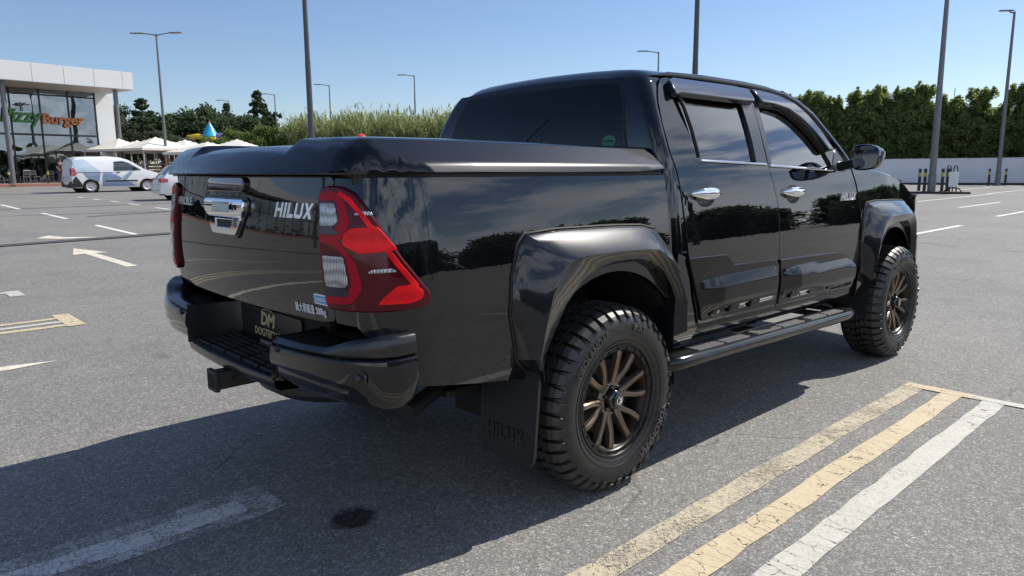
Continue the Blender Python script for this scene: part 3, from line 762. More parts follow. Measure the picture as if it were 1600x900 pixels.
    MB().tube([(2.15 - .030 + .02*t, s*(cy_+hy*.985 + .004*math.sin(t*3)), cz_ - .03 + .062*t) for t in (0,.25,.5,.75,1)], .008, 8).build('turn_lamp', 'lens_clear', mo)
    # --- front fender and its headlamp
    def fs(x):   # narrowing towards the nose
        t = max(0, x - 2.9); return 1 - .09*t*t - .02*t
    def FS(u, v): return (u, s*YZ(v)*fs(u), v)
    archf = arcpts(FX, .42, .50, 20, 172, 22)
    fen = [(2.438,1.04),(2.395,1.22),(2.350,1.312),(2.55,1.302),(2.80,1.282),(3.05,1.243),(3.25,1.190),(3.42,1.115),(3.50,1.02),(3.53,.62)] + archf + [(2.46,.60),(2.462,.82)]
    panel('front_fender', fen, FS, 'paint', truck, out, sp=.03)
    # crowned shoulder from the fender top up to the bonnet
    def top(x): return float(np.interp(x, [2.35,2.55,2.80,3.05,3.25,3.42,3.60,3.80,3.95], [1.312,1.302,1.282,1.243,1.190,1.115,1.00,.86,.75]))
    sh2 = MB(); rows = []
    for x in [2.35,2.45,2.55,2.7,2.85,3.0,3.15,3.3,3.42]:
        zt = top(x); y0 = YZ(zt)*fs(x)
        rows.append([(x, s*y0, zt),(x, s*(y0-.014), zt+.012),(x, s*(y0-.045), zt+.022),(x, s*(y0-.10), zt+.030),(x, s*(y0-.16), zt+.034)])
    sh2.grid(rows); sh2.build('fender_shoulder', 'paint', truck, sharp=60)



# --- tail gate
def TG(y, z):
    yy = y/.69; return (-1.1265 - .040*(1 - yy*yy) + XZ(z), y, z)
tg = panel('tailgate', rounded([(-.684,1.305),(.684,1.305),(.684,.850),(.62,.838),(-.62,.838),(-.684,.850)], .012, 3), TG, 'paint', truck, (-1, 0, 0), sp=.03, depth=.03)
hilux('emblem', .225, .050, 'silver', tg, lambda x, y, d: (TG(-.492 - x, 1.196 + y)[0] - d, -.492 - x, 1.196 + y), .0, .008)
text('emblem', 'INVINCIBLE', .046, 'silver', tg, lambda c: (TG(.545 - c.x, 1.200 + c.y)[0] - c.z - .003, .545 - c.x, 1.200 + c.y), ext=.002, width=.25, off=.0015)
text('payload_sticker', '最大積載量 500kg', .034, 'white', tg, lambda c: (TG(-.560 - c.x, .873 + c.y)[0] - c.z - .0045, -.560 - c.x, .873 + c.y), ext=.0004, width=.175)
stk = panel('sticker', rounded([(-.668,.897),(-.592,.900),(-.592,.932),(-.668,.930)], .006), TG, 'white', tg, (-1,0,0), off=.004, depth=.004, r=.0005)
panel('sticker_print', rounded([(-.664,.901),(-.596,.904),(-.596,.928),(-.664,.926)], .004), TG, 'bluev', tg, (-1,0,0), off=.0055, depth=.001, r=.0002)
text('sticker_print', 'CARBON', .018, 'white', tg, lambda c: (TG(-.630 - c.x, .914 + c.y)[0] - c.z - .0065, -.630 - c.x, .914 + c.y), ext=.0003, width=.058)
# high brake lamp, with its rounded housing
def tgb(off): return lambda u, v: (TG(u, v)[0] - off, u, v)
panel('brake_lamp', rounded([(-.135,1.253),(.20,1.253),(.20,1.300),(-.135,1.300)], .018, 5), lambda u, v: (TG(u, v)[0] - .016 + .25*abs(v-1.277)**1.3, u, v), 'lens_smoke', tg, (-1,0,0), sp=.02, depth=.03, r=.006)
# pull handle: bezel with a hinged chrome grip above a recess
hz0 = 1.10
bez_ = panel('handle_bezel', rounded([(.205,1.226),(-.170,1.226),(-.172,1.192),(-.100,1.086),(.135,1.086),(.207,1.192)], .014, 4), lambda u, v: (TG(u, v)[0] - .008, u, v), 'plastic2', tg, (-1,0,0), sp=.025, depth=.02, r=.006)
grip = panel('tailgate_handle', rounded([(.198,1.222),(-.162,1.222),(-.164,1.190),(-.142,1.160),(.178,1.160),(.200,1.190)], .010, 4), lambda u, v: (TG(u, v)[0] - .026 + 3.2*(v-1.20)**2*2 , u, v), 'chrome', tg, (-1,0,0), sp=.018, depth=.028, r=.007)
MB().prism(rounded([(.09,1.213),(-.075,1.213),(-.075,1.175),(.09,1.175)], .006), lambda u, v, k: (TG(u, v)[0] - .030 - k, u, v), 0, .003).build('grip_plate', 'chrome', tg)
MB().prism(rounded([(-.095,1.204),(-.110,1.204),(-.110,1.184),(-.095,1.184)], .003), lambda u, v, k: (TG(u, v)[0] - .029 - k, u, v), 0, .003).build('key_hole', 'rubber', tg)
low = panel('handle_surround', rounded([(.170,1.156),(-.134,1.156),(-.092,1.096),(.128,1.096)], .010, 4), lambda u, v: (TG(u, v)[0] - .016, u, v), 'chrome', tg, (-1,0,0), sp=.02, depth=.02, r=.005, holes=[rounded([(.10,1.150),(-.070,1.150),(-.050,1.114),(.085,1.114)], .006)])
MB().prism([(.11,1.152),(-.08,1.152),(-.06,1.110),(.095,1.110)], lambda u, v, k: (TG(u, v)[0] - .009 - k, u, v), 0, .001).build('hand_recess', 'rubber', tg)
# --- tail lamps
lamp_out = [(1.672,1.262),(1.6343,1.272),(1.5744,1.2706),(1.529,1.2516),(1.484,1.2003),(1.4402,1.1292),(1.3956,1.0517),(1.3461,.9824),(1.32,.9494),(1.3157,.9265),(1.3322,.912),(1.3698,.908),(1.4409,.9034),(1.511,.9010),(1.5822,.8990),(1.6604,.8990),(1.6665,.9681),(1.670,1.0589),(1.672,1.1586)]
for s in (-1, 1):
    bs = bedsurf(s)
    def off(k, s=s):
        def f(u, z):
            x, y, nx, ny, b = bedc(u); p = bedsurf(s)(u, z); return (p[0] + nx*k, p[1] + s*ny*k, z)
        return f
    rim_ = panel('tail_lamp', rounded(lamp_out, .012, 3), off(.018), 'lens_dark', truck, (-.7, s*.7, 0), sp=.02, depth=.028, r=.008)
    def shrink(P, k=.012):
        cx_ = sum(p[0] for p in P)/len(P); cz_ = sum(p[1] for p in P)/len(P)
        return [(cx_ + (p[0]-cx_)*(1-k*6), cz_ + (p[1]-cz_)*(1-k*5)) for p in P]
    def pc(name, P, m, k, rr=.006, d=.006): return panel(name, rounded(P, rr, 3), off(k + .0135), m, rim_, (-.7, s*.7, 0), sp=.02, depth=d, r=.002)
    # red frame: a C round the reversing lamps
    pc('lamp_frame', [(1.668,1.252),(1.622,1.262),(1.580,1.256),(1.556,1.226),(1.540,1.170),(1.553,1.135),(1.585,1.110),(1.567,1.095),(1.528,1.048),(1.515,.985),(1.517,.958),(1.553,.921),(1.66,.910),(1.663,.935),(1.645,.9345),(1.572,.946),(1.546,.970),(1.545,1.00),(1.556,1.060),(1.606,1.100),(1.669,1.104),(1.669,1.135),(1.615,1.136),(1.580,1.160),(1.574,1.185),(1.590,1.235),(1.667,1.235)], 'lens_red', .0065)
    pc('lamp_recess', [(1.667,1.154),(1.604,1.154),(1.580,1.134),(1.606,1.128),(1.667,1.130)], 'capdark', .0072, .003)
    pc('lamp_recess', [(1.655,.966),(1.568,.966),(1.556,.950),(1.572,.940),(1.655,.936)], 'capdark', .0072, .003)
    pc('reverse_lamp', [(1.664,1.224),(1.597,1.224),(1.585,1.170),(1.604,1.157),(1.665,1.155)], 'lens_clear', .0075)
    pc('turn_lamp', [(1.656,1.062),(1.569,1.062),(1.557,.984),(1.568,.970),(1.650,.968)], 'lens_clear', .0075)
    pc('brake_lamp', [(1.531,1.150),(1.456,1.154),(1.408,1.087),(1.511,1.076),(1.566,1.101),(1.560,1.134)], 'lens_bright', .008)
    pc('lamp_foot', [(1.470,.9215),(1.448,.946),(1.414,.974),(1.365,.977),(1.338,.952),(1.345,.932),(1.38,.922)], 'lens_bright', .008)
    pc('light_guide', [(1.575,1.262),(1.535,1.243),(1.490,1.191),(1.446,1.119),(1.402,1.042),(1.352,.973),(1.366,.968),(1.415,1.040),(1.458,1.115),(1.500,1.184),(1.541,1.230),(1.580,1.252)], 'lens_bright', .0078, .003)
    pc('reflector_rib', [(1.522,1.192),(1.468,1.192),(1.474,1.200),(1.512,1.201)], 'lens_clear', .0072, .002)
    pc('reflector_rib', [(1.490,1.017),(1.415,1.020),(1.425,1.029),(1.480,1.026)], 'lens_clear', .0072, .002)
# --- bed cover (rigid lid)
def lidx(y):   # rear edge in plan
    y = abs(y)
    if y < .69: return -1.138 - .040*(1 - (y/.69)**2)
    t = min(1, (y-.69)/.1855); return -1.138 + .020*t + .25*t**3.2
def LZ(x, y):
    ay = abs(y); dr_ = x - lidx(ay); ds = .8755 - ay
    gs = float(np.interp(ds, [-.01,0,.003,.012,.103,.115,.15,.3], [0,.003,.012,.026,.103,.108,.112,.113]))
    gh = float(np.interp(dr_, [-.01,0,.004,.016,.045,.085,.11,.17,.40], [0,.003,.018,.044,.080,.106,.113,.117,.118]))
    k = .008; h = max(k - abs(gs-gh), 0)/k; zz = min(gs, gh) - h*h*k*.25
    dep = 0
    t = (.435 - ay)/.022; t = max(0, min(1, t)); t = t*t*(3-2*t)
    e = max(0, min(1, (dr_ - .03)/.06)); fr = max(0, min(1, (.36 - x)/.25))
    dep = .022*t*e*(.35 + .65*fr)
    return 1.314 + zz + .010*(1-(ay/.87)**2)*e - dep - .012*max(0, (x+.7)/1.1)
lid_ol = [(x, y) for x, y in ([(.385,-.872)] + [(.385,.872)] + [(-.70,.8755)] )]
yy = [ .8755*math.cos(math.pi*i/40) for i in range(41)]
lid_ol = [(.385,-.868),(.385,.868),(.2,.8755)] + [(max(lidx(y), -1.2), y) for y in yy] + [(.2,-.8755)]
_lz = {}
def LS(u, v): return (u, v, LZ(u, v))
lid_ = panel('bed_cover', lid_ol, LS, 'lidpaint', truck, (0,0,1), sp=.018, depth=.0, r=.001, flange=False)
# smooth the lid normals by letting blender average them, then hang a skirt from its rim
lid_.data.normals_split_custom_set_from_vertices([tuple(v.normal) for v in lid_.data.vertices])
sk = MB(); rim_pts = resample(lid_ol, .03)
sk.grid([[(x, y, LZ(x, y)) for x, y in rim_pts],[(x*1.0, y, 1.312) for x, y in rim_pts],[(x*.97, y*.97, 1.311) for x, y in rim_pts]], closed=True)
sk.build('cover_skirt', 'lidpaint', lid_, sharp=40)
se = MB(); rp2 = [(max((x+.02)*.985-.02, -1.08), y*.985) for x, y in rim_pts]
se.grid([[(x, y, 1.312) for x, y in rp2],[(x, y, 1.280) for x, y in rp2]], closed=True); se.build('cover_seal', 'rubber', lid_)
# dark box filling the bed so that no seam is see-through
MB().box((-1.075,-.66,.90),(.37,.66,1.285)).box((-.80,-.82,.95),(.37,.82,1.28)).build('bed_tub', 'under', truck)
# --- cab rear shell, one surface round the back from door to door
xr = spl([.9,1.2,1.35,1.5,1.65,1.745,1.775,1.79],[.405,.405,.403,.415,.452,.500,.535,.575])
de = spl([.9,1.10,1.20,1.30,1.40,1.527,1.626,1.690,1.732,1.748],[.53,.506,.499,.490,.468,.476,.508,.553,.608,.69])
rows = []
for z in [.95,1.1,1.2,1.28,1.32,1.36,1.40,1.45,1.5,1.55,1.6,1.64,1.68,1.71,1.735]:
    X = xr(z); Y = YZ(z); D = de(z) - .006; r = .05; half = []
    for y in (0,.15,.3,.45,.58,Y-r-.05): half.append((X + .012*(y/.6)**2 - .012, y))
    for a in (0,15,30,45,60,75,90): half.append((X + r*(1-math.cos(R_(a))), Y - r + r*math.sin(R_(a))))
    if D > X + r + .01: half += [(X + r + (D-X-r)*.5, Y), (D, Y)]
    else: half += [(X + r + .003, Y), (max(D, X+r+.006), Y)]
    rows.append([(x, -y, z) for x, y in half[::-1]] + [(x, y, z) for x, y in half[1:]])
cs = MB(); cs.grid(rows); cab = cs.build('cab_shell', 'paint', truck, sharp=60)
# panel below the belt between bed and rear door, and the body behind the front leg of the flare
for s in (-1, 1):
    panel('rear_quarter', [(.455,.95),(.512,.93),(.560,.74),(.620,.600),(.640,.585),(.60,.52),(.46,.52),(.45,.80)], lambda u, v, s=s: (u, s*(YZ(v)-.002), v), 'paint', truck, (0,s,0))
    MB().box((.40, min(s*.60,s*.86), .55),(.47, max(s*.60,s*.86), 1.29)).build('body_gap', 'under', truck)
# rear window
def RW(y, z): return (xr(z) + .012*(y/.6)**2 - .012, y, z)
rwo = [(-.655,1.33),(-.590,1.60),(-.545,1.700),(-.45,1.715),(.45,1.715),(.545,1.700),(.590,1.60),(.655,1.33)]
rw = panel('rear_window', rounded(rwo, .03, 4), RW, 'rearg', truck, (-1,0,.3), sp=.05, off=.0045, depth=.004, r=.004)
panel('window_seal', rounded([(y*1.022, z + (.010 if z > 1.5 else -.01)) for y, z in rwo], .03, 4), RW, 'rubber', rw, (-1,0,.3), sp=.05, off=.0025, depth=.003, r=.002)
bd = panel('window_badge', [( -.545 + .040*math.cos(a), 1.447 + .027*math.sin(a)) for a in [i*math.pi/12 for i in range(24)]], RW, 'greenv', rw, (-1,0,.3), off=.0065, depth=.001, r=.0002)
text('badge_print', 'RUSTPROOF', .015, mat('badge lettering', (.25,.45,.32), .5), rw, lambda c: (RW(-.545, 1.447)[0] - .0095 , -.545 - c.x, 1.447 + c.y), ext=.0002, width=.064)
# --- roof
def roofz(x, y):
    d = float(np.interp(x, [.48,.52,.56,.62,.75,1.0,1.4,1.6,1.75,1.9,2.0], [-.062,-.032,-.013,-.003,0,.004,.002,-.004,-.012,-.034,-.060]))
    return 1.811 + d - .012*(y/.45)**2
rows = []
for x in [.500,.515,.535,.56,.60,.66,.75,.9,1.1,1.3,1.5,1.6,1.7,1.8,1.88,1.94]:
    dz = roofz(x, 0) - 1.811; k = 1.0 - .03*max(0, (x-1.2)/.7)
    hs = [(0,1.811),(.15,1.8095),(.30,1.806),(.45,1.799),(.53,1.7915),(.57,1.784),(.600,1.7745),(.625,1.764),(.643,1.756)]
    hs = [(y*k*(1 - (.06*max(0, (.56-x)/.06)**1.2)), (z if y < .5 else z) + dz*(1 if x < 1.5 or y < .5 else .8)) for y, z in hs]
    if x < .7: hs = [(y, min(z, z)) for y, z in hs]
    rows.append([(x, -y, z) for y, z in hs[::-1]] + [(x, y, z) for y, z in hs[1:]])
rf = MB(); rf.grid(rows); roof = rf.build('roof', 'paint', truck, sharp=50)
# closing strip between shell top and roof rear edge
r0 = rows[0]; cs2 = MB()
top_shell = []
for p in r0: 
    y = p[1]; ay = abs(y); zs = 1.733
    top_shell.append((xr(zs) + .012*(y/.6)**2 - .012 + (.05*max(0,(ay-.58)/.06)**2 if ay > .58 else 0), y*1.035, zs))
mid = [((a[0]+b[0])/2 - .004, (a[1]+b[1])/2, (a[2]+b[2])/2 + .004) for a, b in zip(r0, top_shell)]
cs2.grid([r0, mid, top_shell]); cs2.build('roof_edge', 'paint', truck, sharp=60)
# roof corner gutters above the doors
for s in (-1, 1):
    gt = MB(); gp = [(.60,.650,1.745),(.70,.652,1.755),(1.0,.650,1.759),(1.4,.648,1.758),(1.62,.650,1.750),(1.79,.672,1.727),(1.90,.703,1.688),(2.01,.748,1.617),(2.13,.797,1.505),(2.235,.838,1.405),(2.325,.866,1.318)]
    gt.tube([(x + .012, s*(y-.012), z + .003) for x, y, z in gp], [.006,.016]+[.021]*9, 8); gt.build('roof_rail', 'paint', truck, sharp=80)
    ap = MB(); ap.tube([(x + .045, s*(y-.035), z + .012) for x, y, z in gp[5:]], .024, 8); ap.build('windscreen_pillar', 'paint', truck, sharp=80)
# windscreen
rows = []
for i in range(13):
    t = i/12; row = []
    for j in range(-8, 9):
        q = j/8; hw = .62 + .20*t
        row.append((1.93 + .70*t - (.06 + .18*t)*abs(q)**2.2, q*hw, roofz(1.93, 0) - .004 - .45*t**1.12 - (1-t)*.02*q*q))
    rows.append(row)
wsb = MB(); wsb.grid(rows); wsb.build('windscreen', 'glass', truck)
# --- bonnet and nose
rows = []
for x in [2.40,2.50,2.62,2.75,2.9,3.05,3.2,3.35,3.5,3.65,3.78,3.88,3.95]:
    zt = top(x) + .034; hw = .715*(1 - .10*max(0, x-3.2)); c_ = .045 if x > 2.6 else .045*(x-2.4)/.2
    rows.append([(x + .12*(1-(y_)**2)*max(0, (x-3)/1), y_*hw, zt + c_*(1 - y_*y_) + .010*(abs(y_) > .45) * (1 - abs(abs(y_)-.62)/.2 if abs(abs(y_)-.62) < .2 else 0)) for y_ in [k/10 for k in range(-10, 11)]])
bn = MB(); bn.grid(rows); bn.build('bonnet', 'paint', truck, sharp=60)
cw = MB(); cw.box((2.36,-.80,1.18),(2.66,.80,1.285), .01); cw.build('cowl', 'plastic', truck)
# front bumper, grille and headlamps (facing away from the camera)
def nose(z0, z1, bulge, m, name, w=.90, x0=3.42):
    rows = []
    for k in range(7):
        z = z0 + (z1-z0)*k/6; b_ = bulge*math.sin(math.pi*(k+.6)/7.2); row = []
        for j in range(-14, 15):
            a = j/14; ang = a*math.pi/2
            row.append((x0 + (.60 + b_)*abs(math.cos(ang))**.62, (w)*abs(math.sin(ang))**.72*(1 if a > 0 else -1 if a < 0 else 0), z))
        rows.append(row)
    m_ = MB(); m_.grid(rows); return m_.build(name, m, truck, sharp=60)
nose(.47, .80, .05, 'paint', 'front_bumper', .86)
gr = nose(.80, 1.10, -.01, 'plastic', 'grille', .80)
for s in (-1, 1):
    hl = MB(); rows = []
    for z in (.985, 1.03, 1.075, 1.11):
        rows.append([(3.44 + .42*t, s*(.885 - .20*t**1.6 - .03*(z-.98)), z + .01*t) for t in [k/8 for k in range(9)]])
    hl.grid(rows); hl.build('headlamp', 'lens_clear', truck)
    fv = MB()
    for k in range(3): fv.box((3.425,min(s*.845,s*.868),.70+.070*k),(3.44,max(s*.845,s*.868),.745+.070*k), .003)
    fv.build('bumper_vent', 'lens_clear', truck)
    # bumper vents seen through the arch; their lit look is put in as pale colour
MB().box((2.45,-.62,.50),(3.9,.62,1.22)).build('engine_bay', 'under', truck)
# --- rear step bumper
def bplan(t):   # 0 inner edge of the recess .. 1 front end on the side
    P = [(-1.205,.405),(-1.200,.55),(-1.185,.70),(-1.155,.82),(-1.11,.895),(-1.06,.928),(-1.02,.936),(-.985,.938)]
    f = t*(len(P)-1); i = min(int(f), len(P)-2); k = f-i
    p0, p1, p2, p3 = P[max(i-1,0)], P[i], P[i+1], P[min(i+2,len(P)-1)]
    return tuple(.5*(2*p1[j] + (p2[j]-p0[j])*k + (2*p0[j]-5*p1[j]+4*p2[j]-p3[j])*k*k + (3*p1[j]-p0[j]-3*p2[j]+p3[j])*k**3) for j in (0,1))
def bnorm(t):
    a = bplan(max(0,t-.01)); b = bplan(min(1,t+.01)); d = math.hypot(b[0]-a[0], b[1]-a[1]); return (-(b[1]-a[1])/d, (b[0]-a[0])/d)
bmp = MB()
bmp.box((-.985,-.80,.60),(-.93,.80,.72), .008)
bumper = bmp.build('rear_bumper', 'plastic', truck)
for s in (-1, 1):
    up = MB(); lo = MB(); ru = []; rl = []
    for i in range(33):
        t = i/32; x, y = bplan(t); nx, ny = bnorm(t)
        zt = float(np.interp(t, [0,.18,.30,.42,.6,1], [.768,.772,.778,.812,.830,.832]))
        zs = float(np.interp(t, [0,.5,1], [.738,.758,.762])); zb = float(np.interp(t, [0,.4,.62,.8,.95,1], [.618,.606,.590,.592,.615,.640]))
        P = lambda o_, z: (x + nx*o_, s*(y + ny*o_), z)
        ru.append([P(-.10, zt-.012), P(-.035, zt-.003), P(-.018, zt), P(-.008, zt-.004), P(-.002, zt-.013), P(.002, zs+.012), P(-.002, zs+.004), P(-.012, zs)])
        e = max(0, (t-.1)/.9)
        rl.append([P(-.014, zs+.001), P(.002, zs-.001), P(.008, zs-.006), P(.012, zs-.03), P(.014, zb+.075), P(.010, zb+.058), P(-.004 if t < .45 else .008, zb+.050), P(-.002, zb+.022), P(-.014, zb+.004), P(-.04, zb-.004), P(-.10, zb-.006)])
    up.grid(ru, cap=True); u_ = up.build('bumper_pad', 'plastic2', bumper, sharp=50)
    lo.grid(rl, cap=True); l_ = lo.build('bumper_corner', 'clad2', bumper, sharp=40)
    # side wall of the number plate recess
    wl = MB(); wl.grid([[(-1.205, s*.405, .772),(-1.150, s*.398, .765),(-1.02, s*.385, .765),(-.99, s*.36, .765)],
                        [(-1.212, s*.405, .70),(-1.150, s*.398, .70),(-1.02, s*.385, .70),(-.99, s*.36, .70)],
                        [(-1.214, s*.400, .612),(-1.150, s*.398, .60),(-1.02, s*.385, .60),(-.99, s*.36, .60)]])
    wl.build('recess_wall', 'plastic2', bumper, sharp=60)
    tp = MB(); tp.box((-1.165, min(s*.40,s*.78), .742),(-1.04, max(s*.40,s*.78), .760), .004); tp.box((-1.10, min(s*.78,s*.86), .742),(-1.04, max(s*.78,s*.86), .760), .004)
    for k in range(8): tp.box((-1.15, min(s*(.43+.045*k),s*(.445+.045*k)), .760),(-1.07, max(s*(.43+.045*k),s*(.445+.045*k)), .765))
    tp.build('bumper_tread', 'plastic', bumper)
    sn_ = MB(); x, y = bplan(.05); sn_.lathe([(0,-.003),(.010,-.003),(.012,0),(.014,.006)], 16, 'X', (x-.012, s*(y+.01), .735)); sn_.build('parking_sensor', 'rubber', bumper)
    x, y = bplan(.50); sn2 = MB(); sn2.lathe([(0,-.004),(.011,-.004),(.0125,0),(.013,.010),(.026,.012),(.028,.006),(.030,.012)], 20, 'X', (x-.016, s*y, .705)); sn2.build('parking_sensor', 'plastic2', bumper)
stp = MB()
rows = []
for j in range(-12, 13):
    y = j/12*.405; b_ = 1 - (y/.405)**2
    xx = -1.208 - .022*b_
    rows.append([(-.99, y, .590),(-1.06, y, .612),(xx+.03, y, .622),(xx+.012, y, .622),(xx+.002, y, .617),(xx, y, .608),(xx+.004, y, .585),(xx+.02, y, .573),(-1.10, y, .566)])
stp.grid(rows); sp_ = stp.build('bumper_step', 'plastic2', bumper, sharp=50)
tr_ = MB()
for k in range(6):
    for j in range(5): tr_.box((-1.185 + .026*k, -.375 + .155*j, .620 + .0022*k),(-1.172 + .026*k, -.245 + .155*j, .6285 + .0022*k), .002)
tr_.build('step_rib', 'plastic', bumper)
MB().box((-.992,-.42,.57),(-.97,.42,.86)).build('recess_back', 'under', bumper)
plate = MB().prism(rounded([(-.22,.605),(.22,.605),(.22,.765),(-.22,.765)], .012), lambda u, v, k: (-1.000 - k, u, v), 0, .004).build('number_plate', mat('plate black', (.010,.010,.010), .35), bumper)
PF = lambda oy, oz: (lambda c: (-1.0055 - c.z, oy - c.x, oz + c.y))
text('plate_print', 'DM', .075, 'gold', bumper, PF(.07, .722), ext=.0006, shear=.22, width=.135, off=.003)
text('plate_print', 'DOGTECH MOTORS', .045, 'gold', bumper, PF(0, .665), ext=.0006, width=.40, off=.001)
text('plate_print', 'DOGTECH MOTORS', .020, 'white', bumper, PF(0, .624), ext=.0006, width=.30)
ar = MB(); ar.tube([(-1.006, .07 + .055*math.cos(a), .752 + .016*math.sin(a)) for a in [math.pi*k/10 for k in range(11)]], .0022, 5); ar.build('plate_print', 'gold', bumper)
# --- tow hitch receiver
ht = MB(); sq = lambda x, h: [(x, .035*h[0], .540 + .035*h[1]) for h in ((-1,-1),(1,-1),(1,1),(-1,1))]
for (xa, xb, r) in ((-1.275,-1.255,.041),(-1.255,-.85,.034)):
    ht.box((xa,-r,.540-r),(xb,r,.540+r), .005)
ht.box((-.90,-.48,.51),(-.82,.48,.57), .01); ht.box((-1.12,-.09,.555),(-.9,.09,.575))
hit = ht.build('tow_hitch', 'chassis', truck)
MB().box((-1.2765,-.027,.513),(-1.2752,.027,.567)).build('receiver_mouth', 'under', hit)
MB().lathe([(0,-.037),(.009,-.037),(.009,-.034)], 12, 'Y', (-1.20,0,.545)).build('pin_hole', 'under', hit)
# --- frame, axles, springs, exhaust
ch = MB()
for s in (-1, 1):
    ch.tube([(-1.0,s*.52,.56),(-.55,s*.52,.60),(0,s*.50,.66),(.6,s*.48,.52),(2.3,s*.46,.50),(3.0,s*.42,.52),(3.7,s*.42,.55)], .055, 8)
    ch.box((-.62,min(s*.55,s*.61),.46),(.62,max(s*.55,s*.61),.49), .01)
    ch.tube([(-.12,s*.50,.36),(-.18,s*.50,.72)], .03, 8)
    ch.tube([(3.05,s*.62,.36),(3.02,s*.50,.85)], .045, 10)
ch.tube([(0,-.78,.3905),(0,.78,.3905)], .042, 12); ch.lathe([(0,-.12),(.10,-.10),(.135,0),(.10,.10),(0,.12)], 20, 'Y', (0,.05,.39))
ch.tube([(3.085,-.78,.3905),(3.085,.78,.3905)], .035, 10); ch.tube([(0,.05,.42),(1.6,.05,.50),(2.6,0,.55)], .035, 10)
ch.box((-.15,.15,.42),(.9,.46,.60), .04); ch.box((.6,-.45,.42),(1.6,-.12,.58), .04)
ch.build('chassis', 'chassis', truck)
ex = MB(); ex.tube([(1.2,-.25,.47),(.4,-.30,.48),(.1,-.36,.62),(-.2,-.38,.62),(-.50,-.50,.50),(-.80,-.60,.45)], .032, 12); ex.build('exhaust_pipe', 'chassis', truck)
sw = MB(); sw.lathe([(.12,-.09),(.30,-.10),(.36,-.06),(.36,.06),(.30,.10),(.12,.09)], 32, 'Z', (-.70,.0,.52)); sw.build('spare_wheel', 'tyre', truck)
# --- cabin
cb = MB(); cb.box((.50,-.80,.60),(2.45,.80,.66)); cb.build('cabin_floor', 'under', truck)
for s in (-1, 1):
    MB().box((1.30, s*.42-.25, .80),(1.80, s*.42+.25, 1.0), .05).box((1.12, s*.42-.25, .90),(1.28, s*.42+.25, 1.42), .06).build('front_seat', 'seat', truck)
    MB().box((1.14, s*.42-.12, 1.45),(1.24, s*.42+.12, 1.60), .05).build('head_rest', 'seat', truck)
    MB().box((.55, min(s*.74,s*.80), .66),(2.3, max(s*.74,s*.80), 1.27), .01).build('door_lining', 'seat', truck)
MB().box((.60,-.68,.85),(.95,.68,1.02), .05).box((.50,-.68,.95),(.64,.68,1.40), .05).build('rear_seat', 'seat', truck)
MB().box((2.10,-.76,.95),(2.45,.76,1.235), .06).build('dashboard', 'seat', truck)
sw2 = MB(); cen = Vector((1.93,-.38,1.20)); ax = Vector((-.85,0,.5)).normalized(); e1 = Vector((0,1,0)); e2 = ax.cross(e1)
sw2.tube([cen + (e1*math.cos(a) + e2*math.sin(a))*.19 for a in [2*math.pi*k/32 for k in range(33)]], .016, 8)
for a in (-.2, math.pi+.2, -math.pi/2): sw2.tube([cen, cen + (e1*math.cos(a) + e2*math.sin(a))*.19], .014, 6)
sw2.tube([cen, cen - ax*.2], .04, 10); sw2.build('steering_wheel', mat('steering wheel', (.03,.03,.032), .5), truck)

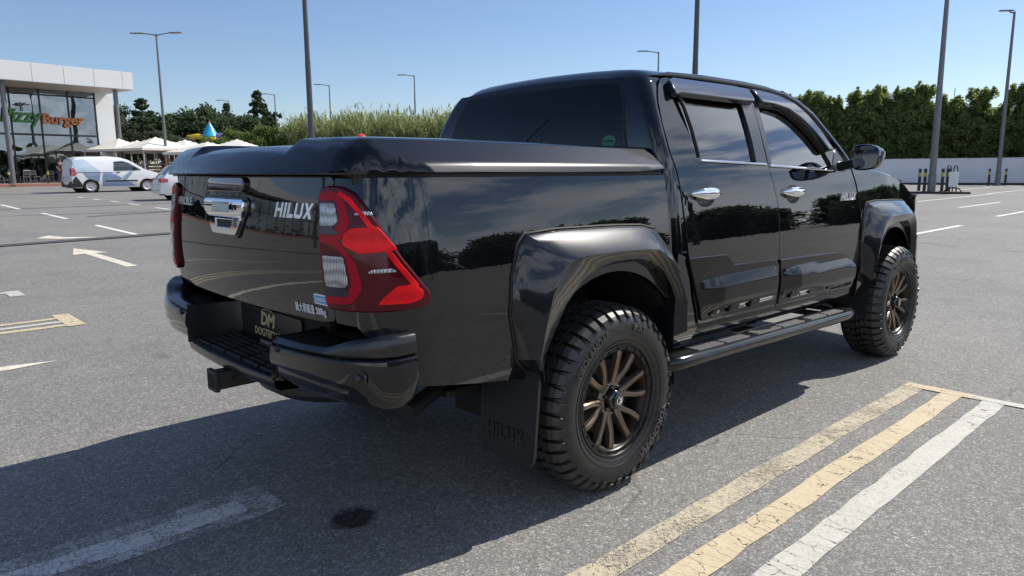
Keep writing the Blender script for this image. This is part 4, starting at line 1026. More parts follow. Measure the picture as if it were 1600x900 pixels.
# --- wheels
def make_wheel(parent):
    """outer face towards -y, lip plane at y = 0"""
    t = MB()
    t.lathe([(.222,.002),(.228,-.006),(.240,-.010),(.247,-.0125),(.2475,-.0150),(.2505,-.0160),(.251,-.0135),(.262,-.018),(.270,-.020),(.2703,-.0222),(.2725,-.0225),(.273,-.0205),(.290,-.024),(.318,-.023),(.340,-.016),(.355,-.002),(.363,.010),(.369,.026),(.3735,.06),(.374,.12),(.3735,.18),(.369,.216),(.360,.232),(.350,.250),(.31,.262),(.26,.255),(.22,.24)], 120)
    def cyl(a, y, r): return (r*math.cos(a), y, r*math.sin(a))
    def block(th, y, P, h0, h1, sc=1.0):
        n = len(P); base = [cyl(th + u/.385, y + v, h0) for u, v in P]; cu = sum(p[0] for p in P)/n; cv = sum(p[1] for p in P)/n
        topv = [cyl(th + (cu + (u-cu)*.93)/.385, y + cv + (v-cv)*.93, h1 - (.0012 if abs(y + v - .12) > .085 else 0)) for u, v in P]
        t.add(base + topv, [(i, (i+1) % n, (i+1) % n + n, i + n) for i in range(n)]); t.add(topv, [tuple(range(n))], False, 1)
    N = 44; dth = 2*math.pi/N; pw = dth*.385
    rnd = random.Random(3)
    for k in range(N):
        th = k*dth
        long = k % 2 == 0
        for sgn, y0 in ((-1, .026), (1, .214)):
            # shoulder block with a sipe, wrapping over the edge as a sidewall lug
            w = pw*.40; o_ = .5*(sgn > 0)*dth
            yi = .045*-sgn
            t.add([cyl(th+o_ + u/.385, y0 + v*-sgn, r) for u, v, r in ((-w,.052,.370),(w,.046,.370),(w,.0,.366),(-w,0,.366),(-w*.92,.048,.390),(w*.92,.043,.390),(w*.95,-.001,.3875),(-w*.95,-.001,.3875))],
                  [(0,1,5,4),(1,2,6,5),(3,0,4,7)]); t.f.append(tuple(len(t.v)-4+i for i in range(4))); t.sm.append(False); t.mi.append(1)
            d_ = (.026 if long else .012); w2 = w*(.95 if long else .75)
            ys = y0 + sgn*.0
            A_ = [(-w*.95,0,.3875),(w*.95,0,.3875),(w2,.012,.376),(w2*.8,.026 if sgn<0 else .026,.376-d_*.45),(w2*.55,.037,.376-d_),(-w2*.55,.037,.376-d_),(-w2*.8,.026,.376-d_*.45),(-w2,.012,.376)]
            if sgn < 0:
                q = [(-w*.95,.026,.3875),(w*.95,.026,.3875),(w2,.004,.3765),(w2*.85,-.0145,.359),(w2*.6,-.0235,.359-d_),(-w2*.6,-.0235,.359-d_),(-w2*.85,-.0145,.359),(-w2,.004,.3765)]
                b_ = [(-w,.034,.370),(w,.034,.370),(w*1.02,.014,.366),(w*.95,-.004,.352),(w2*.65,-.018,.357-d_),(-w2*.65,-.018,.357-d_),(-w*.95,-.004,.352),(-w*1.02,.014,.366)]
                vs = [cyl(th+o_ + u/.385, y, r) for u, y, r in q] + [cyl(th+o_ + u/.385, y, r) for u, y, r in b_]
                t.add(vs, [(i, (i+1) % 8, (i+1) % 8 + 8, i+8) for i in range(8)]); o9 = len(t.v)-16; t.f += [(o9,o9+1,o9+2,o9+7),(o9+7,o9+2,o9+3,o9+6),(o9+6,o9+3,o9+4,o9+5)]; t.sm += [False]*3; t.mi += [1,1,0]
                if not long:
                    pass
        # zig-zag centre blocks
        j = lambda: rnd.uniform(-.0012, .0012)
        for y, ph, hw in ((.088,0,.017),(.152,.5,.017)):
            w = pw*.43
            block(th + ph*dth, y, [(-w+j(),-hw*.5),(-w*.35,-hw*1.05+j()),(w*.6,-hw*.8),(w+j(),-hw*.05),(w*.75,hw*.95+j()),(-w*.2,hw*1.0),(-w*.9,hw*.55)], .370, .3905)
        w = pw*.40
        block(th + .27*dth, .120, [(-w,-.007),(-w*.2,-.012+j()),(w*.7,-.009),(w,.004),(w*.3,.012+j()),(-w*.7,.010)], .370, .3905)
        for y, ph in ((.0635,.55),(.1765,.05)):
            block(th + ph*dth, y, [(-pw*.22,-.005),(pw*.18,-.007),(pw*.24,.003),(-pw*.1,.007)], .370, .3895)
    tyre = t.build('tyre', ['tyre','treadtop'], parent, sharp=30); tyre = parent
    side_r = .300
    def wrap(c, cen_a, r0):
        a = cen_a - c.x/r0; r = r0 + c.y
        # follow the bulged sidewall
        yb = float(np.interp(r, [.240,.262,.290,.318,.340,.358], [-.010,-.018,-.024,-.023,-.016,-.004]))
        return (r*math.cos(a), yb - .0012 - c.z, r*math.sin(a))
    text('tyre_lettering', 'YOKOHAMA', .046, 'tyretext', tyre, lambda c: wrap(c, R_(-48), .300), ext=.0035, width=.26, off=.001)
    text('tyre_lettering', 'GEOLANDAR', .040, 'tyretext', tyre, lambda c: wrap(c, R_(120), .302), ext=.0035, width=.235)
    text('tyre_lettering', 'X-AT', .042, 'tyretext', tyre, lambda c: wrap(c, R_(62), .302), ext=.0035, width=.085)
    text('tyre_lettering', 'LT265/70R17', .016, 'tyretext', tyre, lambda c: wrap(c, R_(0), .275), ext=.0009, width=.10)
    # rim
    r = MB()
    r.lathe([(.236,.004),(.2365,-.008),(.233,-.0125),(.229,-.0115),(.226,-.006),(.2255,-.003),(.222,-.0035),(.210,-.0035),(.2065,.001),(.205,.008)], 96)
    bo = r
    for k in range(24):
        a = 2*math.pi*(k+.5)/24; bo.lathe([(0,-.0085),(.0042,-.0085),(.0052,-.006),(.0052,-.003)], 8, 'Y', (.216*math.cos(a), 0, .216*math.sin(a)))
    lip = r.build('rim_ring', 'rimblack', parent, sharp=40)
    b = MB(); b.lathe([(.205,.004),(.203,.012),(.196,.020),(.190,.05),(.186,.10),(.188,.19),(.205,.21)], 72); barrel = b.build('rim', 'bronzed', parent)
    sp = MB()
    for k in range(6):
        base = 2*math.pi*k/6 + R_(2)
        for sg in (-1, 1):
            rows = []
            for i, (rr, off_, yy_, w, dd) in enumerate(((.048,4.5,.030,.018,.05),(.075,7.5,.024,.0145,.045),(.100,10.5,.018,.0125,.04),(.120,12.8,.013,.0115,.036),(.132,13.6,.010,.0112,.034),(.150,13.8,.007,.0112,.032),(.175,13.6,.003,.0116,.030),(.196,13.4,.002,.0125,.028),(.205,13.2,.006,.013,.026))):
                a = base + sg*R_(off_); er = Vector((math.cos(a),0,math.sin(a))); et = Vector((-math.sin(a),0,math.cos(a)))
                c0 = er*rr
                rows.append([c0 + et*u*w + Vector((0, yy_ + d_, 0)) for u, d_ in ((-1,dd),(-1.05,.007),(-.72,.0012),(-.42,.0),(-.34,.0028),(.34,.0028),(.42,0),(.72,.0012),(1.05,.007),(1,dd))])
            sp.grid(rows, cap=False)
        # web joining the pair near the hub
        rows = []
        for rr, hw, y_ in ((.04,.024,.034),(.07,.018,.029),(.088,.010,.028)):
            rows.append([Vector((math.cos(base),0,math.sin(base)))*rr + Vector((-math.sin(base),0,math.cos(base)))*u*hw + Vector((0,y_ + d_,0)) for u, d_ in ((-1,.03),(-1,.0),(1,.0),(1,.03))])
        sp.grid(rows)
    sp.lathe([(.055,.026),(.068,.030),(.074,.040),(.074,.09)], 36)
    sp.build('spokes', 'bronze', parent, sharp=28)
    c = MB(); c.lathe([(0,-.012),(.012,-.0125),(.026,-.012),(.030,-.009),(.031,.0),(.038,.004),(.041,.010),(.042,.034),(.058,.036),(.062,.045)], 40)
    for k in range(6):
        a = 2*math.pi*k/6 + R_(32); c.lathe([(0,.014),(.007,.014),(.010,.018),(.010,.045)], 6, 'Y', (.052*math.cos(a), 0, .052*math.sin(a)))
    cap = c.build('centre_cap', 'capblack', parent, sharp=40)
    e = MB(); ring_ = [(.0185*math.cos(t_), .0185*math.sin(t_)) for t_ in [2*math.pi*k/6 + math.pi/6 for k in range(6)]]
    e.prism(ring_, lambda u, v, k: (u, -.0128 - k, v), 0, .0004, mi=0)
    em = e.build('cap_emblem', 'silver', parent)
    f = MB(); f.prism([(-.010,-.013),(-.002,-.010),(-.001,-.002),(.007,-.001),(.006,.004),(-.001,.003),(.001,.008),(.013,.009),(.010,.0135),(-.008,.0125),(-.011,.003)], lambda u, v, k: (u, -.0134 - k, v), 0, .0004); f.build('cap_emblem', 'rimblack', parent)
    br = MB(); br.lathe([(.03,.07),(.155,.07),(.158,.073),(.158,.09),(.03,.09)], 48); br.build('brake_disc', mat('brake disc', (.03,.03,.03), .5, .6, var=.3, vscale=20), parent)
M['tyretext'] = mat('tyre lettering', (.07,.068,.064), .5)
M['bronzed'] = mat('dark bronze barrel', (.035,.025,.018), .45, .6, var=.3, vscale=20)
M['capblack'] = mat('cap black', (.006,.006,.006), .12, coat=1)
M['bolt'] = mat('bolt', (.02,.02,.02), .3, .5)
we = bpy.data.objects.new('wheel', None); col.objects.link(we); we.parent = truck
make_wheel(we)
we.location = (0, -.937, .3905); we.rotation_euler = (0, R_(-8), 0)
for (x, y, a, rz) in ((3.085,-.937,17,0),(0,.937,40,math.pi),(3.085,.937,5,math.pi)):
    w_ = copy_tree(we, truck); w_.location = (x, y, .3905); w_.rotation_euler = (0, R_(a), rz)

# ------------------------------------------------------------ generic road vehicle
def vehicle(name, label, cat, loc, rz, outline, WZ, wb, wr, paint, side_win, glass_top, extras=None, arch=.36, nose_taper=.12, group=None):
    root = empty(name, loc, rz); tag(root, label, cat, group)
    xs = [p[0] for p in outline]; xa, xb = min(xs), max(xs)
    def tp(x):
        a = max(0, (x - (xb-.9))/.9); b_ = max(0, ((xa+.5) - x)/.5); return 1 - nose_taper*a*a - .04*b_*b_
    Y = lambda x, z: WZ(z)*tp(x)
    P = []
    n = len(outline); lowz = outline[0][1]
    bottom = []
    for cx_ in (wb, 0): bottom += [(cx_ + arch*math.cos(R_(a)), max(lowz, wr + arch*math.sin(R_(a)))) for a in range(-20, 201, 20)]
    bottom = [(x, max(z, lowz)) for x, z in bottom]
    P = outline + bottom
    body = None
    for s in (-1, 1):
        o_ = panel('body_side', P, lambda u, v, s=s: (u, s*Y(u, v), v), paint, root, (0, s, 0), sp=.09, depth=.03, r=.012)
        for wi, (wname, wp, wm_) in enumerate(side_win):
            if wname.startswith('!') and s != -1: continue
            panel(wname.strip('!'), rounded(wp, .04, 3), lambda u, v, s=s: (u, s*Y(u, v), v), wm_, o_, (0, s, 0), sp=.15, off=.016 if 'livery' not in wname else .013, depth=.004, r=.003)
    rows = []
    O = []
    for i in range(n-1):
        a, b_ = outline[i], outline[i+1]
        for k in range(3): O.append((a[0]+(b_[0]-a[0])*k/3, a[1]+(b_[1]-a[1])*k/3, i + k/3))
    O.append((*outline[-1], n-1))
    def row(x, z, i, e=0):
        a = outline[max(0, int(i)-0)]; b_ = outline[min(n-1, int(i)+1)]; dx, dz = b_[0]-a[0], b_[1]-a[1]; L = math.hypot(dx, dz) or 1
        nx, nz = -dz/L, dx/L
        y0 = Y(x, z) - .0; r_ = []
        for t in [-1,-.93,-.8,-.5,0,.5,.8,.93,1]:
            c_ = .05*(1 - t*t) + e; r_.append((x + nx*c_, t*y0, z + nz*c_))
        return r_
    tb = MB(); tb.grid([row(x, z, i) for x, z, i in O]); top_ = tb.build('body_top', paint, root, sharp=60)
    for gname, i0, i1, inset in glass_top:
        gb = MB(); rows = []
        for k in range(7):
            t = i0 + (i1-i0)*k/6; j = min(int(t), n-2); f = t-j
            x = outline[j][0] + (outline[j+1][0]-outline[j][0])*f; z = outline[j][1] + (outline[j+1][1]-outline[j][1])*f
            r_ = row(x, z, min(t, n-1.01), .012); rows.append([(p[0], p[1]*inset, p[2]) for p in r_])
        gb.grid(rows); gb.build(gname, 'farglass', top_)
    for x in (0, wb):
        for s in (-1, 1):
            yc = WZ(wr+.1)*tp(x)
            w_ = MB(); prof = [(.0,.04),(wr*.62,.04),(wr*.66,.0),(wr*.72,-.01),(wr*.95,-.004),(wr,.03),(wr,.17),(wr*.6,.20)]
            w_.lathe(prof, 40, 'Y', (0,0,0)); w_ob = w_.build('wheel', 'tyre', root); w_ob.location = (x, s*(yc-.01), wr); w_ob.rotation_euler = (0, 0, 0 if s < 0 else math.pi)
            h = MB(); h.lathe([(0,.0),(wr*.18,-.002),(wr*.22,.015),(wr*.5,.022),(wr*.6,.004),(wr*.66,-.006),(wr*.70,-.008)], 36)
            for k in range(10):
                a = 2*math.pi*k/10; h.lathe([(0,.012),(wr*.07,.012),(wr*.08,.02)], 8, 'Y', (wr*.36*math.cos(a), 0, wr*.36*math.sin(a)))
            h.build('hub_cap', 'hubcap', w_ob)
            a_ = MB(); a_.lathe([(arch*1.02,.10),(arch*1.02,.45),(0,.45)], 28, 'Y'); q = a_.build('wheel_well', 'under', root); q.location = (x, s*yc, wr); q.rotation_euler = (0,0,0 if s < 0 else math.pi)
    fl = MB(); fl.box((xa+.15,-WZ(.5)*.9,lowz),(xb-.2,WZ(.5)*.9,lowz+.12)); fl.build('floor_pan', 'under', root)
    if extras: extras(root, Y)
    return root
M['whitecar'] = mat('white car paint', (.70,.71,.72), .35, coat=1, coat_r=.04, var=.04)
M['hubcap'] = mat('hub cap', (.42,.42,.42), .4, .5, var=.15)
M['farglass'] = mat('far glass', (.02,.03,.033), .05, coat=1, var=.3, vscale=2)
M['livery'] = mat('blue grey vinyl wrap', (.17,.24,.36), .4, coat=1, coat_r=.05, var=.25, vscale=2)
M['livery2'] = mat('pale blue vinyl wrap', (.42,.52,.62), .4, coat=1, coat_r=.05, var=.3, vscale=3)
M['redlamp'] = lens('far red lamp', (.42,.012,.012), .2)
M['trim'] = mat('dark trim', (.03,.032,.036), .5)
van_o = [(-.66,.24),(-.76,.42),(-.77,.75),(-.70,1.30),(-.62,1.62),(-.45,1.73),(0,1.765),(.9,1.775),(1.40,1.735),(1.72,1.62),(2.42,1.13),(2.66,1.05),(3.02,.93),(3.20,.74),(3.25,.45),(3.15,.24)]
vW = spl([.2,.45,.8,1.05,1.3,1.55,1.70,1.78],[.80,.86,.875,.862,.82,.755,.69,.62])
def van_x(root, Y):
    for s in (-1, 1):
        l = MB(); l.box((-.785, min(s*.66,s*.80), .80),(-.70, max(s*.66,s*.80)+.0, 1.20), .02); l.build('tail_lamp', 'redlamp', root)
        panel('tail_lamp', rounded([(-.74,.82),(-.56,.88),(-.62,1.18),(-.705,1.22)], .03), lambda u, v: (u, s*Y(u, v), v), 'redlamp', root, (0,s,0), off=.018, depth=.004)
        m_ = MB(); m_.box((1.90, min(s*.90,s*1.06), 1.10),(2.0, max(s*.90,s*1.06), 1.26), .03); m_.build('door_mirror', 'trim', root)
        h = MB(); h.box((1.12, min(s*.86,s*.905), .985),(1.30, max(s*.86,s*.905), 1.02), .01); h.build('door_handle', 'trim', root)
        hl = MB(); hl.box((3.0, min(s*.52,s*.72), .72),(3.2, max(s*.52,s*.72), .88), .04); hl.build('headlamp', 'lens_clear', root)
    bp_ = MB(); bp_.box((-.80,-.83,.26),(-.60,.83,.56), .04); bp_.build('rear_bumper', 'trim', root)
    for s in (-1,):
        h = MB(); h.box((-.795,-.10,.70),(-.77,.26,.80), .01); h.build('number_plate', 'white', root)
van_sw = [('side_window', [(1.02,1.07),(1.08,1.53),(1.45,1.56),(1.72,1.47),(2.26,1.10)], 'farglass'),
    ('livery', [(-.62,1.02),(-.66,1.60),(-.2,1.66),(.45,1.02)], 'livery2'),
    ('livery', [(-.30,.99),(.45,.99),(.38,.72),(.36,.52),(-.1,.70)], 'livery'),
    ('livery', [(.55,.98),(.92,.98),(2.0,.30),(.48,.30)], 'livery'),
    ('livery', [(1.25,.62),(1.62,.98),(1.80,.98),(1.55,.62)], 'livery2'),
    ('rub_strip', [(.62,.60),(2.05,.60),(2.05,.53),(.62,.53)], 'trim'),
    ('rail_line', [(-.6,1.005),(1.0,1.005),(1.0,.99),(-.6,.99)], 'trim'),
    ('bumper_side', [(-.74,.27),(-.74,.60),(-.60,.82),(-.48,.62),(-.37,.42),(-.36,.27)], 'trim')]
vehicle('parked_van', 'white delivery van with blue and grey livery parked in front of the restaurant', 'van', (7.62, 41.05, .300), R_(4), van_o, vW, 2.49, .31, 'whitecar', van_sw, [('windscreen', 9.15, 9.95, .86)], van_x, arch=.37).scale = (1.13, 1.05, 1.04)
hat_o = [(-.60,.22),(-.74,.34),(-.78,.62),(-.73,.86),(-.60,.97),(-.46,1.12),(-.24,1.36),(-.02,1.43),(.6,1.47),(1.2,1.44),(1.55,1.33),(2.15,.98),(2.55,.93),(3.05,.83),(3.30,.66),(3.36,.42),(3.28,.22)]
hW = spl([.2,.45,.7,.92,1.1,1.3,1.44],[.80,.875,.885,.86,.79,.70,.60])
def hat_x(root, Y):
    for s in (-1, 1):
        l = MB(); l.box((-.80, min(s*.52,s*.80), .72),(-.68, max(s*.52,s*.80), .90), .03); l.build('tail_lamp', 'redlamp', root)
        panel('tail_lamp', rounded([(-.77,.72),(-.52,.74),(-.50,.86),(-.70,.91)], .03), lambda u, v: (u, s*Y(u, v), v), 'redlamp', root, (0,s,0), off=.018, depth=.004)
        m_ = MB(); m_.box((1.66, min(s*.88,s*1.02), .98),(1.76, max(s*.88,s*1.02), 1.10), .03); m_.build('door_mirror', 'whitecar', root)
    h = MB(); h.box((-.835,-.26,.55),(-.80,.26,.66), .01); h.build('number_plate', 'white', root)
    b_ = MB(); b_.box((-.82,-.84,.26),(-.62,.84,.50), .05); b_.build('rear_bumper', 'whitecar', root)
vehicle('parked_hatchback', 'white hatchback with red tail lamp, partly hidden behind the tailgate of the pickup', 'car', (8.35, 29.3, .175), R_(-5), hat_o, hW, 2.58, .315, 'whitecar',
    [('side_window', [(-.30,1.0),(-.10,1.28),(.45,1.33),(.45,.98)], 'farglass'), ('side_window', [(.52,.98),(.52,1.33),(1.2,1.33),(1.48,1.22),(1.90,.96)], 'farglass')],
    [('rear_window', 4.35, 6.0, .82), ('windscreen', 10.1, 10.95, .86)], hat_x, arch=.37)

# ------------------------------------------------------------ street lamps
M['pole'] = mat('galvanised pole', (.16,.165,.17), .5, .35, var=.35, vscale=3)
M['poled'] = mat('dark pole', (.075,.078,.082), .5, .3, var=.3, vscale=3)
M['lampglass'] = mat('lamp diffuser', (.5,.5,.48), .3)
def street_lamp(x, y, H, arms, label, m='pole', r0=.115, r1=.055, group='tall car park street lamps', ang=135, al=1.35, lean=(0,0)):
    z0 = gz(y); root = empty('street_lamp', (x, y, z0)); tag(root, label, 'street lamp', group)
    k = MB(); k.tube([(0,0,0),(0,0,.03)], .24, 16); k.lathe([(.19,.03),(.17,.05),(r0*1.12,.16),(r0*1.12,.9),(r0,.93)], 16, 'Z')
    k.tube([(lean[0]*t, lean[1]*t, t*H) for t in (0,.2,.2001,.45,.4501,.75,1)], [r0,r0*.96,r0*.93,r0*.85,r0*.80,r0*.66,r1], 14); k.build('pole', m, root, sharp=40)
    d = MB(); d.box((-.09,-r0-.012,.55),(.09,-r0+.01,.95), .01); d.build('hatch', m, root)
    for s in arms:
        a = R_(ang); dx, dy = math.cos(a)*s, math.sin(a)*s
        ar = MB(); ar.tube([(lean[0],lean[1],H-.12),(lean[0]+dx*.25,lean[1]+dy*.25,H-.04),(lean[0]+dx*al*.7,lean[1]+dy*al*.7,H+.05)], [.045,.04,.032], 8); ao = ar.build('arm', m, root)
        hd = MB(); mt = Matrix.Translation((lean[0]+dx*al, lean[1]+dy*al, H+.06)) @ Matrix.Rotation(math.atan2(dy, dx), 4, 'Z')
        hd.box((-.42,-.15,-.035),(.40,.15,.035), .03, mtx=mt); hd.box((-.50,-.05,-.03),(-.36,.05,.045), .02, mtx=mt); ho = hd.build('lamp_head', m, root)
        gd = MB(); gd.box((-.25,-.12,-.046),(.35,.12,-.036), mtx=mt); gd.build('diffuser', 'lampglass', ho)
    return root
street_lamp(15.4, 52.2, 10.35, (1,-1), 'tall double armed street lamp standing left of the pickup before the white parasols', al=1.4)
street_lamp(10.15, 20.75, 11, (1,-1), 'nearest grey lamp post rising past the top of the frame behind the bed cover', 'poled', r0=.11, r1=.05)
street_lamp(20.0, 11.8, 11, (1,-1), 'lamp post rising past the top of the frame behind the cab roof', 'poled')
street_lamp(40.4, 73.3, 10.3, (1,), 'single armed street lamp before the reeds beside the nearest tall post')
street_lamp(42.7, 60.0, 10.4, (1,), 'single armed street lamp in front of the reeds behind the middle of the bed cover')
street_lamp(39.9, 86.2, 10.1, (1,), 'far single armed street lamp before the clipped green hedge')
street_lamp(39.3, 99.3, 10.1, (1,), 'farther single armed street lamp before the dark conifer')
street_lamp(49.3, 34.5, 10.65, (1,), 'single armed street lamp whose head shows just above the cab roof')
street_lamp(37.05, 9.32, 11, (1,-1), 'tall lamp post on the kerb island among four black and yellow bollards', r0=.16, r1=.08, lean=(0,.02))
street_lamp(54.7, 10.75, 11.1, (1,), 'lamp post between two bollards in front of the white wall at far right', r0=.14, r1=.07, al=.55)
street_lamp(38.9, 127, 8.8, (1,), 'tiny distant street lamp against the dark round trees')
for x, y in ((-17, 18.5), (-33, 33), (13, -24), (-6, -30), (30, -20)):
    street_lamp(x, y, 11, (1,-1), 'double armed street lamp standing outside the picture on the empty part of the car park', 'poled')

# ------------------------------------------------------------ bollards, island, white wall
M['bolblack'] = mat('bollard black', (.02,.02,.022), .5, var=.3, vscale=9)
M['bolyel'] = mat('bollard yellow', (.50,.42,.08), .5, var=.2, vscale=9)
M['kerb'] = mat('kerb black', (.028,.027,.027), .7, var=.4, vscale=4)
def bollard(x, y, h, label, z=None, bands=1, r=.07):
    z = gz(y) if z is None else z
    root = empty('bollard', (x, y, z)); tag(root, label, 'bollard', 'black and yellow bollards')
    b_ = MB(); b_.lathe([(r*1.5,0),(r*1.5,.02),(r,.03),(r,h-.03),(r*.8,h),(0,h+.004)], 20, 'Z'); b_.build('post', 'bolblack', root)
    c_ = MB(); c_.lathe([(r+.001,h-.38),(r+.004,h-.37),(r+.004,h-.20),(r+.001,h-.19)], 20, 'Z'); c_.build('yellow_band', 'bolyel', root)
for x, y, l in ((37.67,10.08,'leftmost bollard on the kerb island left of the lamp post'),(37.0,9.62,'bollard on the kerb island just left of its lamp post'),(37.35,8.95,'bollard on the kerb island just right of its lamp post'),(37.47,8.72,'bollard on the kerb island beside the hooped stand')):
    bollard(x, y, 1.10, l, .10)
bollard(54.42, 11.19, 1.12, 'bollard left of the lamp post by the white wall'); bollard(54.9, 10.36, 1.12, 'bollard right of the lamp post by the white wall')
for x, y, l in ((6.55,56.3,'bollard at the kerb near the left edge of the photo'),(8.95,57.1,'bollard at the kerb between the cafe chairs and the road'),(10.55,57.4,'bollard at the kerb beside the rear of the white van')):
    bollard(x, y, 1.0, l, .60, r=.06)
isl = MB(); mt = Matrix.Translation((37.0, 9.15, 0)) @ Matrix.Rotation(R_(-76), 4, 'Z'); isl.box((-1.5,-.32,0),(1.5,.32,.10), .03, mtx=mt)
tag(isl.build('kerb_island', 'kerb'), 'low black kerb island under the right hand lamp post and its bollards', 'kerb')
hs_ = empty('hooped_stand', (36.9,8.38,0)); tag(hs_, 'black hooped metal stand holding a small white sign board on the kerb island', 'sign stand')
q = MB()
for dy in (-.18,.10):
    q.tube([(.0,dy,.05),(0,dy,1.15),(0,dy+.03,1.30),(0,dy+.09,1.36),(0,dy+.15,1.30),(0,dy+.17,1.15),(0,dy+.16,.1)], .028, 8)
q.build('frame', 'bolblack', hs_)
q = MB(); q.tube([(0,.35,.1),(0,.22,.26),(0,0,.30),(0,-.3,.26),(0,-.42,.1)], .03, 8); q.build('foot_hoop', 'bolblack', hs_)
q = MB(); q.box((-.03,-.22,.34),(.03,.16,1.05), .01); q.build('sign_board', 'white', hs_)
M['wallw'] = mat('white rendered wall', (.68,.70,.74), .8, var=.09, vscale=.8)
def along(a, b, t): return (a[0]+(b[0]-a[0])*t, a[1]+(b[1]-a[1])*t)
dw = Vector((2.30,-7.43)).normalized(); w0 = Vector((55.45,17.49))
a = w0 - dw*26; b_ = w0 + dw*22; th = math.atan2(dw.y, dw.x); L = 48
wl = empty('boundary_wall', (a.x, a.y, 0), th); tag(wl, 'long low white boundary wall below the dark hedge on the right', 'wall')
q = MB(); q.box((0,-.12,.12),(L,.12,1.80)); q.build('wall_face', 'wallw', wl)
q = MB(); q.box((0,-.15,1.80),(L,.15,1.86), .01); q.build('coping', 'wallw', wl)
q = MB(); q.box((0,-.30,0),(L,.20,.13), .02); q.build('plinth', 'kerb', wl)

# ------------------------------------------------------------ foliage
def leaf_mat(name, c1, c2, c3, sc=1.3):
    t = NT(name); b = t.b; v = t.coord()
    f = t.noise(v, sc, 3, .6); f2 = t.noise(v, 9, 3, .7)
    c = t.mix(t.ramp(f, [(.35,(0,0,0)),(.65,(1,1,1))]), c1, c2); c = t.mix(t.ramp(f2, [(.50,(0,0,0)),(.75,(1,1,1))]), c, c3)
    t.l(c, b.inputs['Base Color']); b.inputs['Roughness'].default_value = .6; b.inputs['Specular IOR Level'].default_value = .3
    tr = t.n('ShaderNodeBsdfTranslucent'); t.l(c, tr.inputs[0]); mx = t.n('ShaderNodeMixShader'); mx.inputs[0].default_value = .58
    t.l(b.outputs[0], mx.inputs[1]); t.l(tr.outputs[0], mx.inputs[2]); t.l(mx.outputs[0], t.o.inputs[0]); return t.m
M['l_hedge'] = leaf_mat('hedge leaves', (.13,.19,.06), (.23,.29,.09), (.48,.52,.18))
M['l_dark'] = leaf_mat('dark tree leaves', (.045,.075,.038), (.080,.115,.055), (.140,.175,.090), .6)
M['l_green'] = leaf_mat('bright shrub leaves', (.075,.125,.030), (.130,.185,.045), (.220,.260,.085))
M['l_reed'] = leaf_mat('reed leaves', (.20,.25,.09), (.33,.37,.15), (.50,.50,.28))
M['l_euc'] = leaf_mat('grey green leaves', (.075,.095,.060), (.110,.130,.085), (.160,.175,.120))
M['bark'] = mat('bark', (.07,.055,.04), .9, var=.4, vscale=3, bumpy=.5, bscale=20)
M['plume'] = mat('reed plume', (.34,.30,.22), .9, var=.2)
def crown_mesh(name, seed, clumps, n, size, elong=1.6, flat=0):
    """clumps: (x,y,z,r); leaves sit mostly on the shell of each clump"""
    rg = np.random.default_rng(seed); cl = np.array(clumps, float); wts = cl[:,3]**2; wts = wts/wts.sum()
    idx = rg.choice(len(cl), n, p=wts); d = rg.normal(size=(n,3)); d /= np.linalg.norm(d, axis=1)[:,None]
    rad = cl[idx,3]*(rg.random(n)**.35)*(1 + .18*rg.normal(size=n)); c = cl[idx,:3] + d*rad[:,None]*np.array([1,1,1-flat])
    t = rg.normal(size=(n,3)) + d*.8 + np.array([0,0,.5]); t /= np.linalg.norm(t, axis=1)[:,None]
    b_ = np.cross(t, rg.normal(size=(n,3))); b_ /= np.linalg.norm(b_, axis=1)[:,None]
    s = size*(.6 + .8*rg.random(n))[:,None]
    v = np.stack([c - b_*s*.5, c + t*s*elong*.5 , c + b_*s*.5, c - t*s*elong*.5], 1).reshape(-1,3)
    me = bpy.data.meshes.new(name); me.vertices.add(4*n); me.vertices.foreach_set('co', v.astype(np.float32).ravel())
    me.loops.add(4*n); me.loops.foreach_set('vertex_index', np.arange(4*n, dtype=np.int32))
    me.polygons.add(n); me.polygons.foreach_set('loop_start', np.arange(0,4*n,4,dtype=np.int32)); me.polygons.foreach_set('loop_total', np.full(n,4,dtype=np.int32))
    me.update(); me.validate(); return me
def trunk_mesh(name, pts, limbs=()):
    q = MB()
    q.tube([p[:3] for p in pts], [p[3] for p in pts], 9)
    for l in limbs: q.tube([p[:3] for p in l], [p[3] for p in l], 6)
    me = bpy.data.meshes.new(name); me.from_pydata(q.v, [], q.f); me.polygons.foreach_set('use_smooth', [True]*len(q.f)); return me
def plant(name, label, cat, group, x, y, crown, lm, trunk, rz=0, sc=(1,1,1), z=None):
    root = empty(name, (x, y, gz(y) if z is None else z), rz); root.scale = sc; tag(root, label, cat, group)
    if trunk is not None:
        if not trunk.materials: trunk.materials.append(M['bark'])
        o_ = bpy.data.objects.new('trunk', trunk); col.objects.link(o_); o_.parent = root
    if not crown.materials: crown.materials.append(M[lm])
    o_ = bpy.data.objects.new('crown', crown); col.objects.link(o_); o_.parent = root; return root
